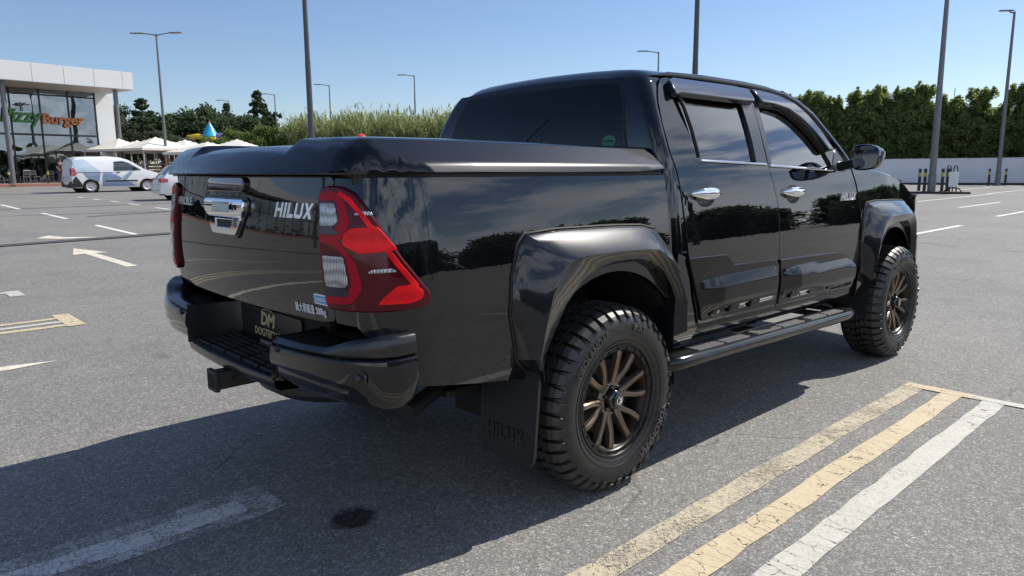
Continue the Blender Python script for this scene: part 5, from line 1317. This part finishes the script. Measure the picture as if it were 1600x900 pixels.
# hedge trees on the right
hv = []
for sd in range(4):
    rr = random.Random(10+sd); cl = []
    for i in range(170):
        z = rr.uniform(.4, 6.9); w = 1.15*(1 - max(0,(z-4.8)/2.6)**1.3); a = rr.uniform(0,6.28); k = rr.random()**.5
        cl.append((math.cos(a)*w*k, math.sin(a)*w*k, z, rr.uniform(.18,.40)*(1 if z < 5.5 else .8)))
    for i in range(12):
        a = rr.uniform(0,6.28); k = rr.uniform(.1,1.0); z = rr.uniform(6.0,7.4); cl.append((math.cos(a)*k, math.sin(a)*k, z, rr.uniform(.10,.22))); cl.append((math.cos(a)*k, math.sin(a)*k, z-.25, rr.uniform(.16,.26))); cl.append((math.cos(a)*k, math.sin(a)*k, z-.5, .32))
    hv.append((crown_mesh('crown', 100+sd, cl, 22000, .105, 2.1), trunk_mesh('trunk', [(0,0,0,.11),(.03,.02,2,.09),(0,0,5.8,.03)], [[(0,0,1.4,.05),(.5,.2,2.6,.02)],[(0,0,2.2,.05),(-.4,.4,3.4,.02)]])))
hb0 = Vector((57.3,26.8)); hb1 = Vector((63.6,6.0)); nh = 18
for i in range(-8, nh+6):
    p_ = hb0 + (hb1-hb0)*(i/nh); h = (7.1 + .42*math.sin(i*1.9) + .30*math.sin(i*4.1))/7.3
    if 9 <= i <= 11: h *= .90
    if i == 12: h *= .82
    cr, tk = hv[i % 4]
    plant('hedge_tree', 'dense dark green evergreen in the tall screening hedge behind the white wall', 'tree', 'evergreens of the tall hedge behind the white wall', p_.x + random.uniform(-.25,.25), p_.y + random.uniform(-.2,.2), cr, 'l_hedge', tk, random.uniform(0,6.28), (random.uniform(.98,1.2), random.uniform(.98,1.2), h))
ORD = ['second','third','fourth','fifth','sixth','leftmost','seventh','eighth','ninth','tenth']
# dark round trees, conifer and grey trees on the left
def round_tree(seed, R, H, n, size, zc=.62, nc=60, spread=1.0):
    rr = random.Random(seed); cl = []
    for i in range(nc):
        a = rr.uniform(0,6.28); e = rr.uniform(-.6,1.5); k = rr.uniform(.35,.95)
        cl.append((math.cos(a)*math.cos(e)*R*k*spread, math.sin(a)*math.cos(e)*R*k*spread, H*zc + math.sin(e)*H*(1-zc)*k*.92, rr.uniform(.16,.30)*R))
    lim = [[(0,0,H*.25,.12),(math.cos(a)*R*.4,math.sin(a)*R*.4,H*.6,.05),(math.cos(a)*R*.7,math.sin(a)*R*.7,H*.8,.02)] for a in (0,1.3,2.5,3.9,5.1)]
    return crown_mesh('crown', seed, cl, n, size), trunk_mesh('trunk', [(0,0,0,.25),(.1,0,H*.3,.2),(0,.1,H*.8,.07)], lim)
rt = [round_tree(21, 4.6, 7.6, 16000, .24, .52, 80), round_tree(22, 4.0, 7.2, 15000, .24, .52, 70)]
for i, (x, y, h, w) in enumerate(((25.2,90.5,.90,.8),(28.0,88.5,1.0,1.0),(31.0,86.3,1.03,1.05),(34.0,84.0,.98,.9),(36.6,88.0,.90,.8),(22.0,93.0,.80,.8),(43,84,.80,.9),(47,80,.78,.9))):
    cr, tk = rt[i % 2]; plant('round_tree', ORD[i] + ' dark round crowned tree from the left, in the row behind the parasols', 'tree', 'dark round trees behind the parasols', x, y, cr, 'l_dark', tk, i*1.1, (w, w, h))
rr = random.Random(5); cl = []
for i in range(330):
    z = rr.uniform(1.6,11.2); w = 3.3*(1 - ((z-2)/9.6))**.75; a = rr.uniform(0,6.28); k = rr.uniform(.3,1.05)
    cl.append((math.cos(a)*w*k - .5, math.sin(a)*w*k, z - .3*k, rr.uniform(.14,.38)*(1.15 - z/16)))
for i in range(26): a = -2.3 + rr.uniform(-.5,.5); k = rr.uniform(2.2,4.2); cl.append((math.cos(a)*k - .5, math.sin(a)*k, rr.uniform(4.5,8.3), rr.uniform(.25,.5)))
cr = crown_mesh('crown', 31, cl, 24000, .17, 2.2); tk = trunk_mesh('trunk', [(0,0,0,.3),(-.3,0,6,.18),(-.5,0,11,.05)], [[(-.2,0,4,.1),(-2.2,-2,7,.03)],[(-.2,0,5,.1),(1.6,.5,7,.03)]])
plant('conifer', 'tall ragged dark conifer rising above its neighbours behind the parasols', 'tree', None, 39.9, 92.5, cr, 'l_dark', tk, R_(170), (1,1,1.0))
plant('conifer', 'lower ragged conifer leaning left beside the tall one', 'tree', None, 36.9, 93.6, cr, 'l_dark', tk, R_(40), (.75,.75,.84))
rr = random.Random(6); cl = []
for j, z in enumerate([3.2,4.1,4.9,5.6,6.3,6.9,7.4]):
    w = 2.1*(1 - (z-2.6)/5.6)**.8
    for i in range(22): a = rr.uniform(0,6.28); k = rr.uniform(.2,1.1); cl.append((math.cos(a)*w*k, math.sin(a)*w*k, z + .22*k + rr.uniform(-.2,.2), rr.uniform(.10,.24)))
ara = crown_mesh('crown', 33, cl, 6000, .16, flat=.4); at_ = trunk_mesh('trunk', [(0,0,0,.14),(0,0,5,.08),(0,0,7.6,.02)], [[(0,0,z,.04),(math.cos(a)*1.5*(1-z/9),math.sin(a)*1.5*(1-z/9),z+.2,.012)] for z, a in ((3.2,.4),(3.4,2.4),(4.1,4),(4.9,1.4),(5.0,5),(5.7,3))])
plant('layered_pine', 'slim tree with layered open branches right of the restaurant column', 'tree', None, 21.2, 76.2, ara, 'l_dark', at_, .4, (1,1,1))
eu = round_tree(41, 2.6, 7.4, 7000, .15, .58, 30)
plant('gum_tree', 'grey green airy tree peeping out behind the restaurant corner', 'tree', None, 19.0, 77.0, eu[0], 'l_euc', eu[1], 0, (1,1,1))
plant('gum_tree', 'low grey green tree at the foot of the slim layered pine', 'tree', None, 22.6, 75.0, eu[0], 'l_euc', eu[1], 2, (1.1,1.1,.66))
# clipped bright hedge and reeds with shrubs at their feet
bs_ = [round_tree(51+i, 2.0, 4.6, 9000, .13, .50, 50) for i in range(2)]
for i, (x, y, h, w) in enumerate(((23.2,58.6,.92,1.0),(24.9,57.2,1.0,1.05),(26.3,55.8,1.03,1.05),(27.9,54.8,1.0,1.0),(21.6,60.4,.80,.9),(29.4,53.2,.86,.9))):
    plant('clipped_shrub', ORD[i] + ' bright green rounded shrub from the left in the clipped hedge', 'shrub', 'bright green shrubs of the clipped hedge', x, y, bs_[i % 2][0], 'l_green', bs_[i % 2][1], i*1.3, (w, w, h))
def reed_mesh(seed, n=620, R=1.5, H=5.8):
    rg = random.Random(seed); vs = []; fs = []; mi = []
    for i in range(n):
        a = rg.uniform(0,6.28); k = R*rg.random()**.5; x, y = math.cos(a)*k, math.sin(a)*k
        h = H*rg.uniform(.45,1.0)*(1.0 if rg.random() < .93 else 1.12); lx, ly = rg.gauss(0,.05), rg.gauss(0,.05); b0 = rg.uniform(0, h*.25)
        def P(t): return Vector((x + lx*t*h + .15*lx*t*t*h*3, y + ly*t*h, b0 + (h-b0)*t))
        def blade(p, q, w, bend=0):
            d = (q-p); s_ = d.cross(Vector((rg.uniform(-1,1), rg.uniform(-1,1), .1))).normalized()*w; o_ = len(vs)
            m_ = (p+q)/2 + Vector((0,0,bend)); vs.extend([p-s_*.5, p+s_*.5, m_+s_, m_-s_, q]); fs.extend([(o_,o_+1,o_+2,o_+3),(o_+3,o_+2,o_+4)]); mi.extend([0,0])
        blade(P(0), P(1), .016)
        for j in range(7):
            t = rg.uniform(.25,.98); p = P(t); a2 = rg.uniform(0,6.28); L_ = rg.uniform(.35,.8)
            blade(p, p + Vector((math.cos(a2)*L_*.45, math.sin(a2)*L_*.45, L_*.75)), .032, .06)
        if rg.random() < .045:
            p = P(1); blade(p, p + Vector((rg.uniform(-.1,.2), rg.uniform(-.1,.1), .75)), .07); mi[-1] = 1; mi[-2] = 1
    me = bpy.data.meshes.new('crown'); me.from_pydata([tuple(v) for v in vs], [], fs); me.materials.append(M['l_reed']); me.materials.append(M['plume'])
    me.polygons.foreach_set('material_index', mi); return me
rm = [reed_mesh(61), reed_mesh(62), reed_mesh(63)]
k = 0
for row in range(2):
    for i in range(17):
        t = i/15; x = 27.0 + 11.5*t + row*1.2 + random.uniform(-.5,.5); y = 54.6 - 10.8*t + row*1.6 + random.uniform(-.5,.5)
        h = (5.35 + .5*math.sin(i*1.7 + row))/5.8*(.93 if i < 2 else 1)
        plant('reed_clump', 'tall pale green giant reed clump in the reed belt behind the bed cover', 'reeds', 'giant reed clumps behind the bed cover', x, y, rm[k % 3], 'l_reed', None, random.uniform(0,6), (1.05,1.05,h)); k += 1
for i in range(13):
    t = i/12; plant('low_bush', 'low dark green bush at the foot of the giant reeds', 'shrub', 'low bushes in front of the reeds', 27.6 + 10.2*t, 52.4 - 10.6*t + random.uniform(-.3,.3), bs_[i % 2][0], 'l_green' , bs_[i % 2][1], i*2.1, (.85,.85,random.uniform(.62,.82)))
# trees on the far side of the car park behind the photographer (they show in the paintwork)
for i in range(34):
    t = i/33*math.pi*.62 - .04; x, y = 62*math.cos(t) + 4*math.sin(i*2.3), -56*math.sin(t) + 2 + 3*math.sin(i*1.7)
    plant('car_park_tree', 'broad dark tree on the edge of the car park outside the picture', 'tree', 'trees round the car park outside the picture', x, y, rt[i % 2][0], 'l_dark', rt[i % 2][1], i*.9, (1.0,1.0,.95 + .10*math.sin(i*3.1)), -1.9)

# ------------------------------------------------------------ restaurant
M['clad_w'] = mat('white composite cladding', (.62,.63,.63), .35, var=.04, vscale=.6)
M['soffit'] = mat('soffit', (.45,.42,.40), .6)
M['mull'] = mat('window frame black', (.012,.012,.014), .4)
M['shop'] = mat('dark interior', (.03,.03,.032), .8, var=.3, vscale=.5)
def fac_glass():
    t = NT('facade glass'); t.t.nodes.remove(t.b); v = t.coord()
    gl = t.n('ShaderNodeBsdfGlossy'); gl.inputs['Roughness'].default_value = .015; gl.inputs[0].default_value = (.62,.68,.72,1)
    bp = t.n('ShaderNodeBump'); bp.inputs['Strength'].default_value = .08; bp.inputs['Distance'].default_value = .5; t.l(t.noise(v, .45, 2), bp.inputs['Height']); t.l(bp.outputs[0], gl.inputs['Normal'])
    tr = t.n('ShaderNodeBsdfTransparent'); tr.inputs[0].default_value = (.33,.37,.38,1)
    mx = t.n('ShaderNodeMixShader'); mx.inputs[0].default_value = .34
    t.l(tr.outputs[0], mx.inputs[1]); t.l(gl.outputs[0], mx.inputs[2]); t.l(mx.outputs[0], t.o.inputs[0]); return t.m
M['facglass'] = fac_glass()
phi = math.atan2(1.7, 8.6)
# local frame: origin at the right hand end of the fascia on the ground, x along the facade to the left, y outwards to the car park
bd_ = empty('restaurant', (15.5, 58.6, .50), phi + math.pi)
tag(bd_, 'restaurant with full height dark glass front and white panelled canopy at far left', 'building')
def BL(x, y, z): return (x, y, z)
Z1 = 7.05; Z2 = 8.32; LN = 62
for k in range(22):
    x0 = k*2.05 - .0 + (0 if k == 0 else -1.25); x1 = x0 + (2.05 if k else .80)
    q = MB(); q.box((max(0,x0)+.012,-.06,Z1),(x1-.012,.0,Z2), .006); q.build('fascia_panel', 'clad_w', bd_)
q = MB(); q.box((0,-16,Z1+.02),(LN,-.06,Z2-.02)); q.box((-.012,-16,Z1),(0,-.0,Z2)); q.build('roof', 'clad_w', bd_)
q = MB(); q.box((.02,-5.0,Z1-.03),(LN,-.02,Z1-.004)); q.build('soffit', 'soffit', bd_)
GY = -4.3
q = MB(); q.box((-.40,-15,.12),(1.0,GY+.05,Z1-.03)); q.build('end_wall', 'clad_w', bd_)
q = MB(); q.box((1.0,-14,.12),(LN,-13.9,Z1-.1)); q.box((1.0,-14,.12),(LN,GY-.3,.16)); q.box((2.4,-13.5,3.55),(LN,-8.0,3.75)); q.build('inner_wall', 'shop', bd_)
q = MB(); q.add([(1.0,GY,.14),(LN,GY,.14),(LN,GY,Z1-.03),(1.0,GY,Z1-.03)], [(0,1,2,3)]); q.build('glazing', 'facglass', bd_)
q = MB(); k = 0
x = 1.0
while x < LN:
    q.box((x-.045,GY-.06,.14),(x+.045,GY+.07,Z1-.03)); x += 1.98
q.box((1.0,GY-.05,3.60),(LN,GY+.06,3.74)); q.box((1.0,GY-.05,6.55),(LN,GY+.06,6.65)); q.box((1.0,GY-.05,.12),(LN,GY+.06,.26)); q.build('window_frame', 'mull', bd_)
for xx in (1.05, 8.55, 16.2, 24.0, 32, 40):
    q = MB(); q.tube([(xx,-.75,.12),(xx,-.75,Z1-.02)], .16, 20); q.build('column', 'pole', bd_)
M['sgreen'] = mat('green sign', (.06,.20,.07), .5); M['sorange'] = mat('orange sign', (.50,.17,.055), .5)
def signM(x, z): return frame((x, GY+.12, z), (-1,0,0), (0,0,1), (0,1,0))
text('sign_lettering', 'Pizzy', 1.42, 'sgreen', bd_, signM(6.25, 4.98), ext=.05, shear=.18, width=2.7, off=.035)
text('sign_lettering', 'Burger', 1.05, 'sorange', bd_, signM(3.45, 4.82), ext=.05, shear=.12, width=3.0, off=.03)
q = MB()
for a in (20, 55, 90, 125, 160): q.prism([(0,-.03),(.5,.02),(.55,-.06),(.3,-.07)], (lambda u, v, d, a=a: (6.2 + u*math.cos(R_(a)) - v*math.sin(R_(a)), GY+.12+d, 5.72 + (u*math.sin(R_(a))*.45 + v*math.cos(R_(a))))), 0, .04)
q.prism([(-.03,-.4),(.03,-.4),(.03,0),(-.03,0)], lambda u, v, d: (6.2+u, GY+.12+d, 5.72+v), 0, .04); q.build('sign_palm', 'bolblack', bd_)
# pavement with a red edge
M['pave'] = mat('pavement', (.24,.19,.165), .85, var=.2, vscale=2); M['redkerb'] = mat('red brick kerb', (.30,.13,.095), .8, var=.2, vscale=6)
q = MB()
def BW(x, y, z): 
    c_, s_ = math.cos(phi+math.pi), math.sin(phi+math.pi); return (15.5 + x*c_ - y*s_, 58.6 + x*s_ + y*c_, .50 + z)
mt = Matrix.Translation((15.5,58.6,.50)) @ Matrix.Rotation(phi+math.pi, 4, 'Z')
q.box((-25,-16,-.3),(70,2.3,.118), mtx=mt); tag(q.build('pavement', 'pave'), kind='structure')
q = MB(); q.box((-25,2.303,-.3),(70,2.60,.125), .01, mtx=mt); tag(q.build('kerb', 'redkerb'), kind='structure')
# cafe chairs and tables on the pavement
M['chairm'] = mat('grey metal chair', (.22,.22,.23), .4, .6)
def chair(loc, rz, label):
    root = empty('cafe_chair', loc, rz); tag(root, label, 'chair', 'metal chairs on the restaurant pavement')
    for sx in (-.2,.2):
        for sy in (-.2,.2):
            q = MB(); q.tube([(sx*1.1,sy*1.1,0),(sx,sy,.44)], .022, 6); q.build('leg', 'chairm', root)
    q = MB(); q.box((-.22,-.22,.43),(.22,.22,.46), .01); q.build('seat', 'chairm', root)
    q = MB(); q.tube([(-.2,.2,.44),(-.2,.25,.9),(.2,.25,.9),(.2,.2,.44)], .022, 6)
    for z in (.58,.68,.78): q.box((-.2,.215,z),(.2,.24,z+.035))
    q.build('backrest', 'chairm', root); return root
def table(loc, label):
    root = empty('cafe_table', loc); tag(root, label, 'table', 'tables on the restaurant pavement')
    q = MB(); q.box((-.35,-.35,.72),(.35,.35,.75), .01); q.build('tabletop', 'chairm', root)
    q = MB(); q.tube([(0,0,0),(0,0,.72)], .03, 8); q.box((-.25,-.04,0),(.25,.04,.03)); q.box((-.04,-.25,0),(.04,.25,.03)); q.build('pedestal', 'chairm', root)
proto = None
for i, (bx_, by_, r_) in enumerate(((4.6,-1.6,.3),(5.9,-1.5,2.9),(6.7,-1.9,.2),(7.6,-1.3,3.3),(9.1,-1.6,.1),(10.2,-1.4,3.0),(11.5,-1.7,.4))):
    if proto is None: proto = chair(BW(bx_,by_,.12), r_ + phi, 'rightmost grey metal cafe chair before the glass front, beside the white van'); 
    else:
        c_ = copy_tree(proto); c_.location = BW(bx_,by_,.12); c_.rotation_euler = (0,0,r_ + phi); c_['label'] = ['', 'second cafe chair from the right before the dark glass front', 'third cafe chair from the right before the dark glass front', 'fourth cafe chair from the right before the dark glass front', 'fifth cafe chair from the right, near the left column', 'sixth cafe chair from the right, left of the column', 'leftmost cafe chair before the dark glass front'][i]
for bx_ in (5.2, 8.3, 10.8):
    table(BW(bx_,-1.7,.12), ['rightmost','middle','leftmost'][[5.2,8.3,10.8].index(bx_)] + ' of the three small square metal tables among the cafe chairs')

# ------------------------------------------------------------ parasols, fence, play structures
M['canvas'] = mat('cream canvas', (.74,.70,.62), .8, var=.05, vscale=1)
M['woodp'] = mat('pale painted post', (.50,.45,.40), .7, var=.15)
M['pinkp'] = mat('faded pink post', (.45,.28,.28), .7, var=.15)
def parasol(x, y, z, S_, label, rise=.95, eave=2.5, rz=.35, pm='woodp'):
    root = empty('parasol', (x, y, z), rz); tag(root, label, 'parasol', 'square cream parasols beside the restaurant')
    q = MB(); n = 8; rows = []
    def top_(u, v):
        k = max(abs(u), abs(v)); return eave + rise*(1-k)**1.15 - .04*math.sin(min(1,k)*math.pi)*0
    for i in range(-n, n+1): rows.append([(S_/2*i/n, S_/2*j/n, top_(i/n, j/n)) for j in range(-n, n+1)])
    q.grid(rows, smooth=False); ca = q.build('canopy', 'canvas', root)
    q = MB(); h = S_/2
    for (a, b_) in (((-h,-h),(h,-h)),((h,-h),(h,h)),((h,h),(-h,h)),((-h,h),(-h,-h))):
        q.add([(a[0],a[1],eave),(b_[0],b_[1],eave),(b_[0],b_[1],eave-.17),(a[0],a[1],eave-.17)], [(0,1,2,3)])
    q.build('valance', 'canvas', ca)
    q = MB(); q.tube([(0,0,0),(0,0,eave+rise)], .045, 10); q.build('mast', pm, root)
    for sx in (-1,1):
        for sy in (-1,1):
            q = MB(); q.tube([(0,0,eave+rise*.85),(sx*h*.98,sy*h*.98,eave-.01)], .018, 6); q.build('rib', 'woodp', root)
    for sx, sy in ((-1,-1),(1,-1),(1,1),(-1,1)):
        q = MB(); q.tube([(sx*h*.93,sy*h*.93,0),(sx*h*.93,sy*h*.93,eave)], .05, 8); q.build('corner_post', pm, root)
for i, (x, y, z, S_, l, pm) in enumerate(((15.3,53.9,.45,4.4,'large cream parasol with the highest peak left of the tall street lamp','woodp'),(17.4,49.6,.38,4.2,'cream parasol closest to the pickup, right of the street lamp','pinkp'),(14.2,58.9,.50,3.6,'cream parasol next to the restaurant column','woodp'),(18.9,58.4,.50,4.4,'cream parasol behind the tall street lamp','woodp'),(21.5,54.5,.46,4.2,'cream parasol behind the one closest to the pickup','pinkp'),(16.6,62.8,.54,4.2,'rearmost cream parasol by the restaurant','woodp'))):
    parasol(x, y, z, S_, l, rz=.2 + .1*i, pm=pm, rise=.85 if i != 1 else .75, eave=2.55 if i != 1 else 2.30)
fe = empty('garden_fence', (17.0,66.5,.58), -.75); tag(fe, 'low brown slatted garden fence behind the parasols', 'fence')
M['fencew'] = mat('weathered slats', (.20,.155,.12), .8, var=.3)
for k in range(5): q = MB(); q.box((-9,-.03,.15+.28*k),(16,.03,.36+.28*k)); q.build('rail', 'fencew', fe)
for k in range(11): q = MB(); q.box((-9+2.5*k-.05,.03,0),(-9+2.5*k+.05,.13,1.55)); q.build('post', 'fencew', fe)
M['cyan'] = mat('blue inflatable vinyl', (.03,.36,.62), .35); M['infy'] = mat('yellow inflatable vinyl', (.72,.52,.04), .35)
M['purp'] = mat('purple inflatable vinyl', (.20,.16,.42), .4); M['redv'] = mat('red vinyl', (.62,.05,.06), .4)
def at_world(u, v, d): return cam.location
inf = empty('inflatable_castle', (27.1,74.6,.67)); tag(inf, 'inflatable play castle with pointed blue turret above the parasols', 'bouncy castle')
q = MB(); q.lathe([(.95,0),(.95,4.1),(.80,4.2)], 24, 'Z'); q.build('turret', 'infy', inf)
q = MB(); q.lathe([(.86,4.25),(.80,4.3),(.42,5.1),(.10,5.62)], 24, 'Z'); q.build('cone_roof', 'cyan', inf)
q = MB(); q.lathe([(.10,5.62),(.0,5.85)], 16, 'Z'); q.build('tip', 'redv', inf)
q = MB(); q.tube([(-2.0,1.6,3.4),(-1.7,1.3,4.15),(-1.0,.8,4.3),(-.3,.3,4.1)], .28, 12); q.build('yellow_tube', 'infy', inf)
q = MB(); q.tube([(.3,-.3,4.2),(1.0,-.9,4.25),(1.8,-1.7,3.9),(2.6,-2.5,3.7)], .36, 12); q.box((-.6,-1.4,2),(2.2,.4,3.7), .3); q.build('purple_tube', 'purp', inf)
for nm, x, y, m_, l, h in (('inflatable_slide', 27.7, 46.2, 'redv', 'red inflatable dome just showing over the bed cover', 3.72), ('inflatable_slide', 32.3, 41.2, 'infy', 'yellow inflatable dome just left of the cab', 3.75)):
    r_ = empty(nm, (x, y, gz(y))); tag(r_, l, 'play inflatable')
    q = MB(); q.lathe([(.30,0),(.30,h-.75),(.38,h-.60),(.42,h-.35),(.34,h-.12),(.15,h),(0,h+.02)], 20, 'Z'); q.build('dome', m_, r_)
    q = MB(); q.box((-.8,-.8,0),(.8,.8,.5), .15); q.build('base', 'cyan', r_)
# roofs beyond the hedge
M['housew'] = mat('white plaster', (.62,.61,.58), .8, var=.1)
hs = empty('white_house', (79.5,20.3,.0), -.3); tag(hs, 'white house with a roof tank glimpsed above the hedge', 'house')
q = MB(); q.box((-4,-5,0),(4,5,6.3)); q.build('wall', 'housew', hs)
q = MB(); q.box((-4.2,-5.2,6.3),(4.2,5.2,6.5)); q.build('roof', 'housew', hs)
q = MB(); q.lathe([(0,7.3),(.45,7.3),(.55,7.4),(.55,8.3),(.45,8.45),(0,8.5)], 20, 'Z', (0,2.0,0)); q.build('water_tank', 'housew', hs)
q = MB(); 
for sx, sy in ((-.4,1.6),(.4,1.6),(-.4,2.4),(.4,2.4)): q.tube([(sx,sy,6.5),(sx,sy,7.3)], .04, 6)
q.build('tank_stand', 'pole', hs)
q = MB(); q.tube([(-3,-1.2,6.5),(-3,-1.2,8.6)], .035, 6); q.build('antenna', 'pole', hs)
dm = empty('white_house', (86.5,29.3,0), -.2); tag(dm, 'distant house whose pale dome tip shows over the hedge', 'house')
q = MB(); q.box((-5,-5,0),(5,5,7.2)); q.build('wall', 'housew', dm)
q = MB(); q.lathe([(1.3,7.2),(1.25,8.2),(.9,9.0),(.4,9.5),(0,9.6)], 24, 'Z'); q.build('dome', 'housew', dm)
# low building and cars on the far side of the car park (seen only in reflections)
lb = empty('low_building', (4,-62,0), 0); tag(lb, 'long pale low building outside the picture behind the photographer', 'building')
q = MB(); q.box((-34,-6,0),(30,6,6.5)); q.build('wall', 'housew', lb)
q = MB(); q.box((-34.5,-6.5,6.5),(30.5,6.5,6.9)); q.build('roof', 'housew', lb)
for k in range(12):
    q = MB(); q.box((-31+5*k,6.0,1.0),(-28.6+5*k,6.06,2.6)); q.build('window', 'farglass', lb)
    q = MB(); q.box((-31+5*k,6.0,4.0),(-28.6+5*k,6.06,5.4)); q.build('window', 'farglass', lb)

# ------------------------------------------------------------ people
def person(loc, rz, label, top_m, leg_m, pose='stand', group=None):
    root = empty('person', loc, rz); tag(root, label, 'person', group)
    if pose == 'stand':
        J = {'pel':(0,0,.95,.15),'wa':(0,.02,1.12,.135),'ch':(0,.05,1.34,.155),'nk':(0,.08,1.50,.06),'hd':(0,.10,1.66,.10),'hdt':(0,.10,1.74,.07),
             'shl':(-.18,.05,1.42,.065),'ell':(-.25,.06,1.15,.045),'wrl':(-.20,.26,1.02,.032),'hal':(-.19,.33,1.0,.035),
             'shr':(.18,.05,1.42,.065),'elr':(.25,.02,1.15,.045),'wrr':(.21,.20,.98,.032),'har':(.20,.27,.96,.035),
             'hil':(-.10,0,.88,.095),'knl':(-.11,.10,.50,.065),'anl':(-.11,-.02,.09,.045),'tol':(-.12,.13,.04,.04),
             'hir':(.10,0,.88,.095),'knr':(.11,.04,.50,.065),'anr':(.12,-.16,.10,.045),'tor':(.12,-.02,.04,.04)}
    else:
        J = {'pel':(0,0,.52,.16),'wa':(0,.0,.70,.14),'ch':(0,.04,.93,.16),'nk':(0,.06,1.09,.06),'hd':(0,.08,1.24,.10),'hdt':(0,.08,1.32,.07),
             'shl':(-.18,.04,1.01,.065),'ell':(-.25,.08,.76,.045),'wrl':(-.16,.30,.74,.032),'hal':(-.12,.37,.75,.035),
             'shr':(.18,.04,1.01,.065),'elr':(.25,.08,.76,.045),'wrr':(.16,.30,.74,.032),'har':(.12,.37,.75,.035),
             'hil':(-.10,.03,.50,.10),'knl':(-.13,.42,.48,.07),'anl':(-.13,.42,.09,.045),'tol':(-.13,.56,.04,.04),
             'hir':(.10,.03,.50,.10),'knr':(.13,.42,.48,.07),'anr':(.13,.40,.09,.045),'tor':(.13,.54,.04,.04)}
    E_ = [('pel','wa'),('wa','ch'),('ch','nk'),('nk','hd'),('hd','hdt'),('ch','shl'),('shl','ell'),('ell','wrl'),('wrl','hal'),('ch','shr'),('shr','elr'),('elr','wrr'),('wrr','har'),('pel','hil'),('hil','knl'),('knl','anl'),('anl','tol'),('pel','hir'),('hir','knr'),('knr','anr'),('anr','tor')]
    def skin(names, name, m, grow=0):
        ks = [n_ for n_ in J if n_ in names]; me = bpy.data.meshes.new(name)
        me.from_pydata([J[k_][:3] for k_ in ks], [(ks.index(a), ks.index(b_)) for a, b_ in E_ if a in ks and b_ in ks], [])
        o_ = bpy.data.objects.new(name, me); col.objects.link(o_); md = o_.modifiers.new('skin', 'SKIN'); o_.modifiers.new('ss', 'SUBSURF').levels = 1
        for i_, k_ in enumerate(ks): me.skin_vertices[0].data[i_].radius = (J[k_][3]+grow,)*2; me.skin_vertices[0].data[i_].use_root = (i_ == 0)
        dg = bpy.context.evaluated_depsgraph_get(); m2 = bpy.data.meshes.new_from_object(o_.evaluated_get(dg)); bpy.data.objects.remove(o_)
        m2.materials.clear(); m2.polygons.foreach_set('use_smooth', [True]*len(m2.polygons)); return link(name, m2, m, root)
    skin(list(J), 'body', 'skin'); skin(['pel','wa','ch','shl','ell','shr','elr'], 'shirt', top_m, .014); skin(['pel','hil','knl','anl','hir','knr','anr'], 'trousers', leg_m, .012)
    q = MB(); x_, y_, z_, r_ = J['hdt']; q.lathe([(.0,z_+.075),(.06,z_+.06),(.105,z_+.0),(.11,z_-.06),(.09,z_-.11)], 16, 'Z', (x_, y_-.02, 0)); q.build('hair', 'hair', root)
    return root
M['skin'] = mat('skin', (.26,.16,.12), .6); M['hair'] = mat('hair', (.02,.015,.012), .6)
M['shirtb'] = mat('black shirt', (.02,.02,.024), .8, var=.5, vscale=14); M['shirtw'] = mat('white shirt', (.6,.62,.66), .8); M['shirtr'] = mat('dark red shirt', (.10,.02,.025), .8); M['jean'] = mat('grey trousers', (.06,.065,.08), .8)
person((10.0,58.55,.62), R_(200), 'person in a black shirt standing among the cafe chairs behind the white van', 'shirtb', 'jean')
person((13.9,51.9,.44), R_(60), 'seated person in a pale shirt under the parasols above the bonnet of the van', 'shirtw', 'jean', 'sit')
person((14.9,51.5,.44), R_(150), 'seated person in a dark red shirt beside a parasol post', 'shirtr', 'jean', 'sit')
for (x, y, r_, l) in ((13.9,51.9,60,'metal chair under the person in the pale shirt'),(14.9,51.5,150,'metal chair under the person in the dark red shirt')):
    c_ = copy_tree(proto); c_.location = (x, y, .43); c_.rotation_euler = (0,0,R_(r_)); c_['label'] = l; c_['group'] = 'metal chairs under the parasols'
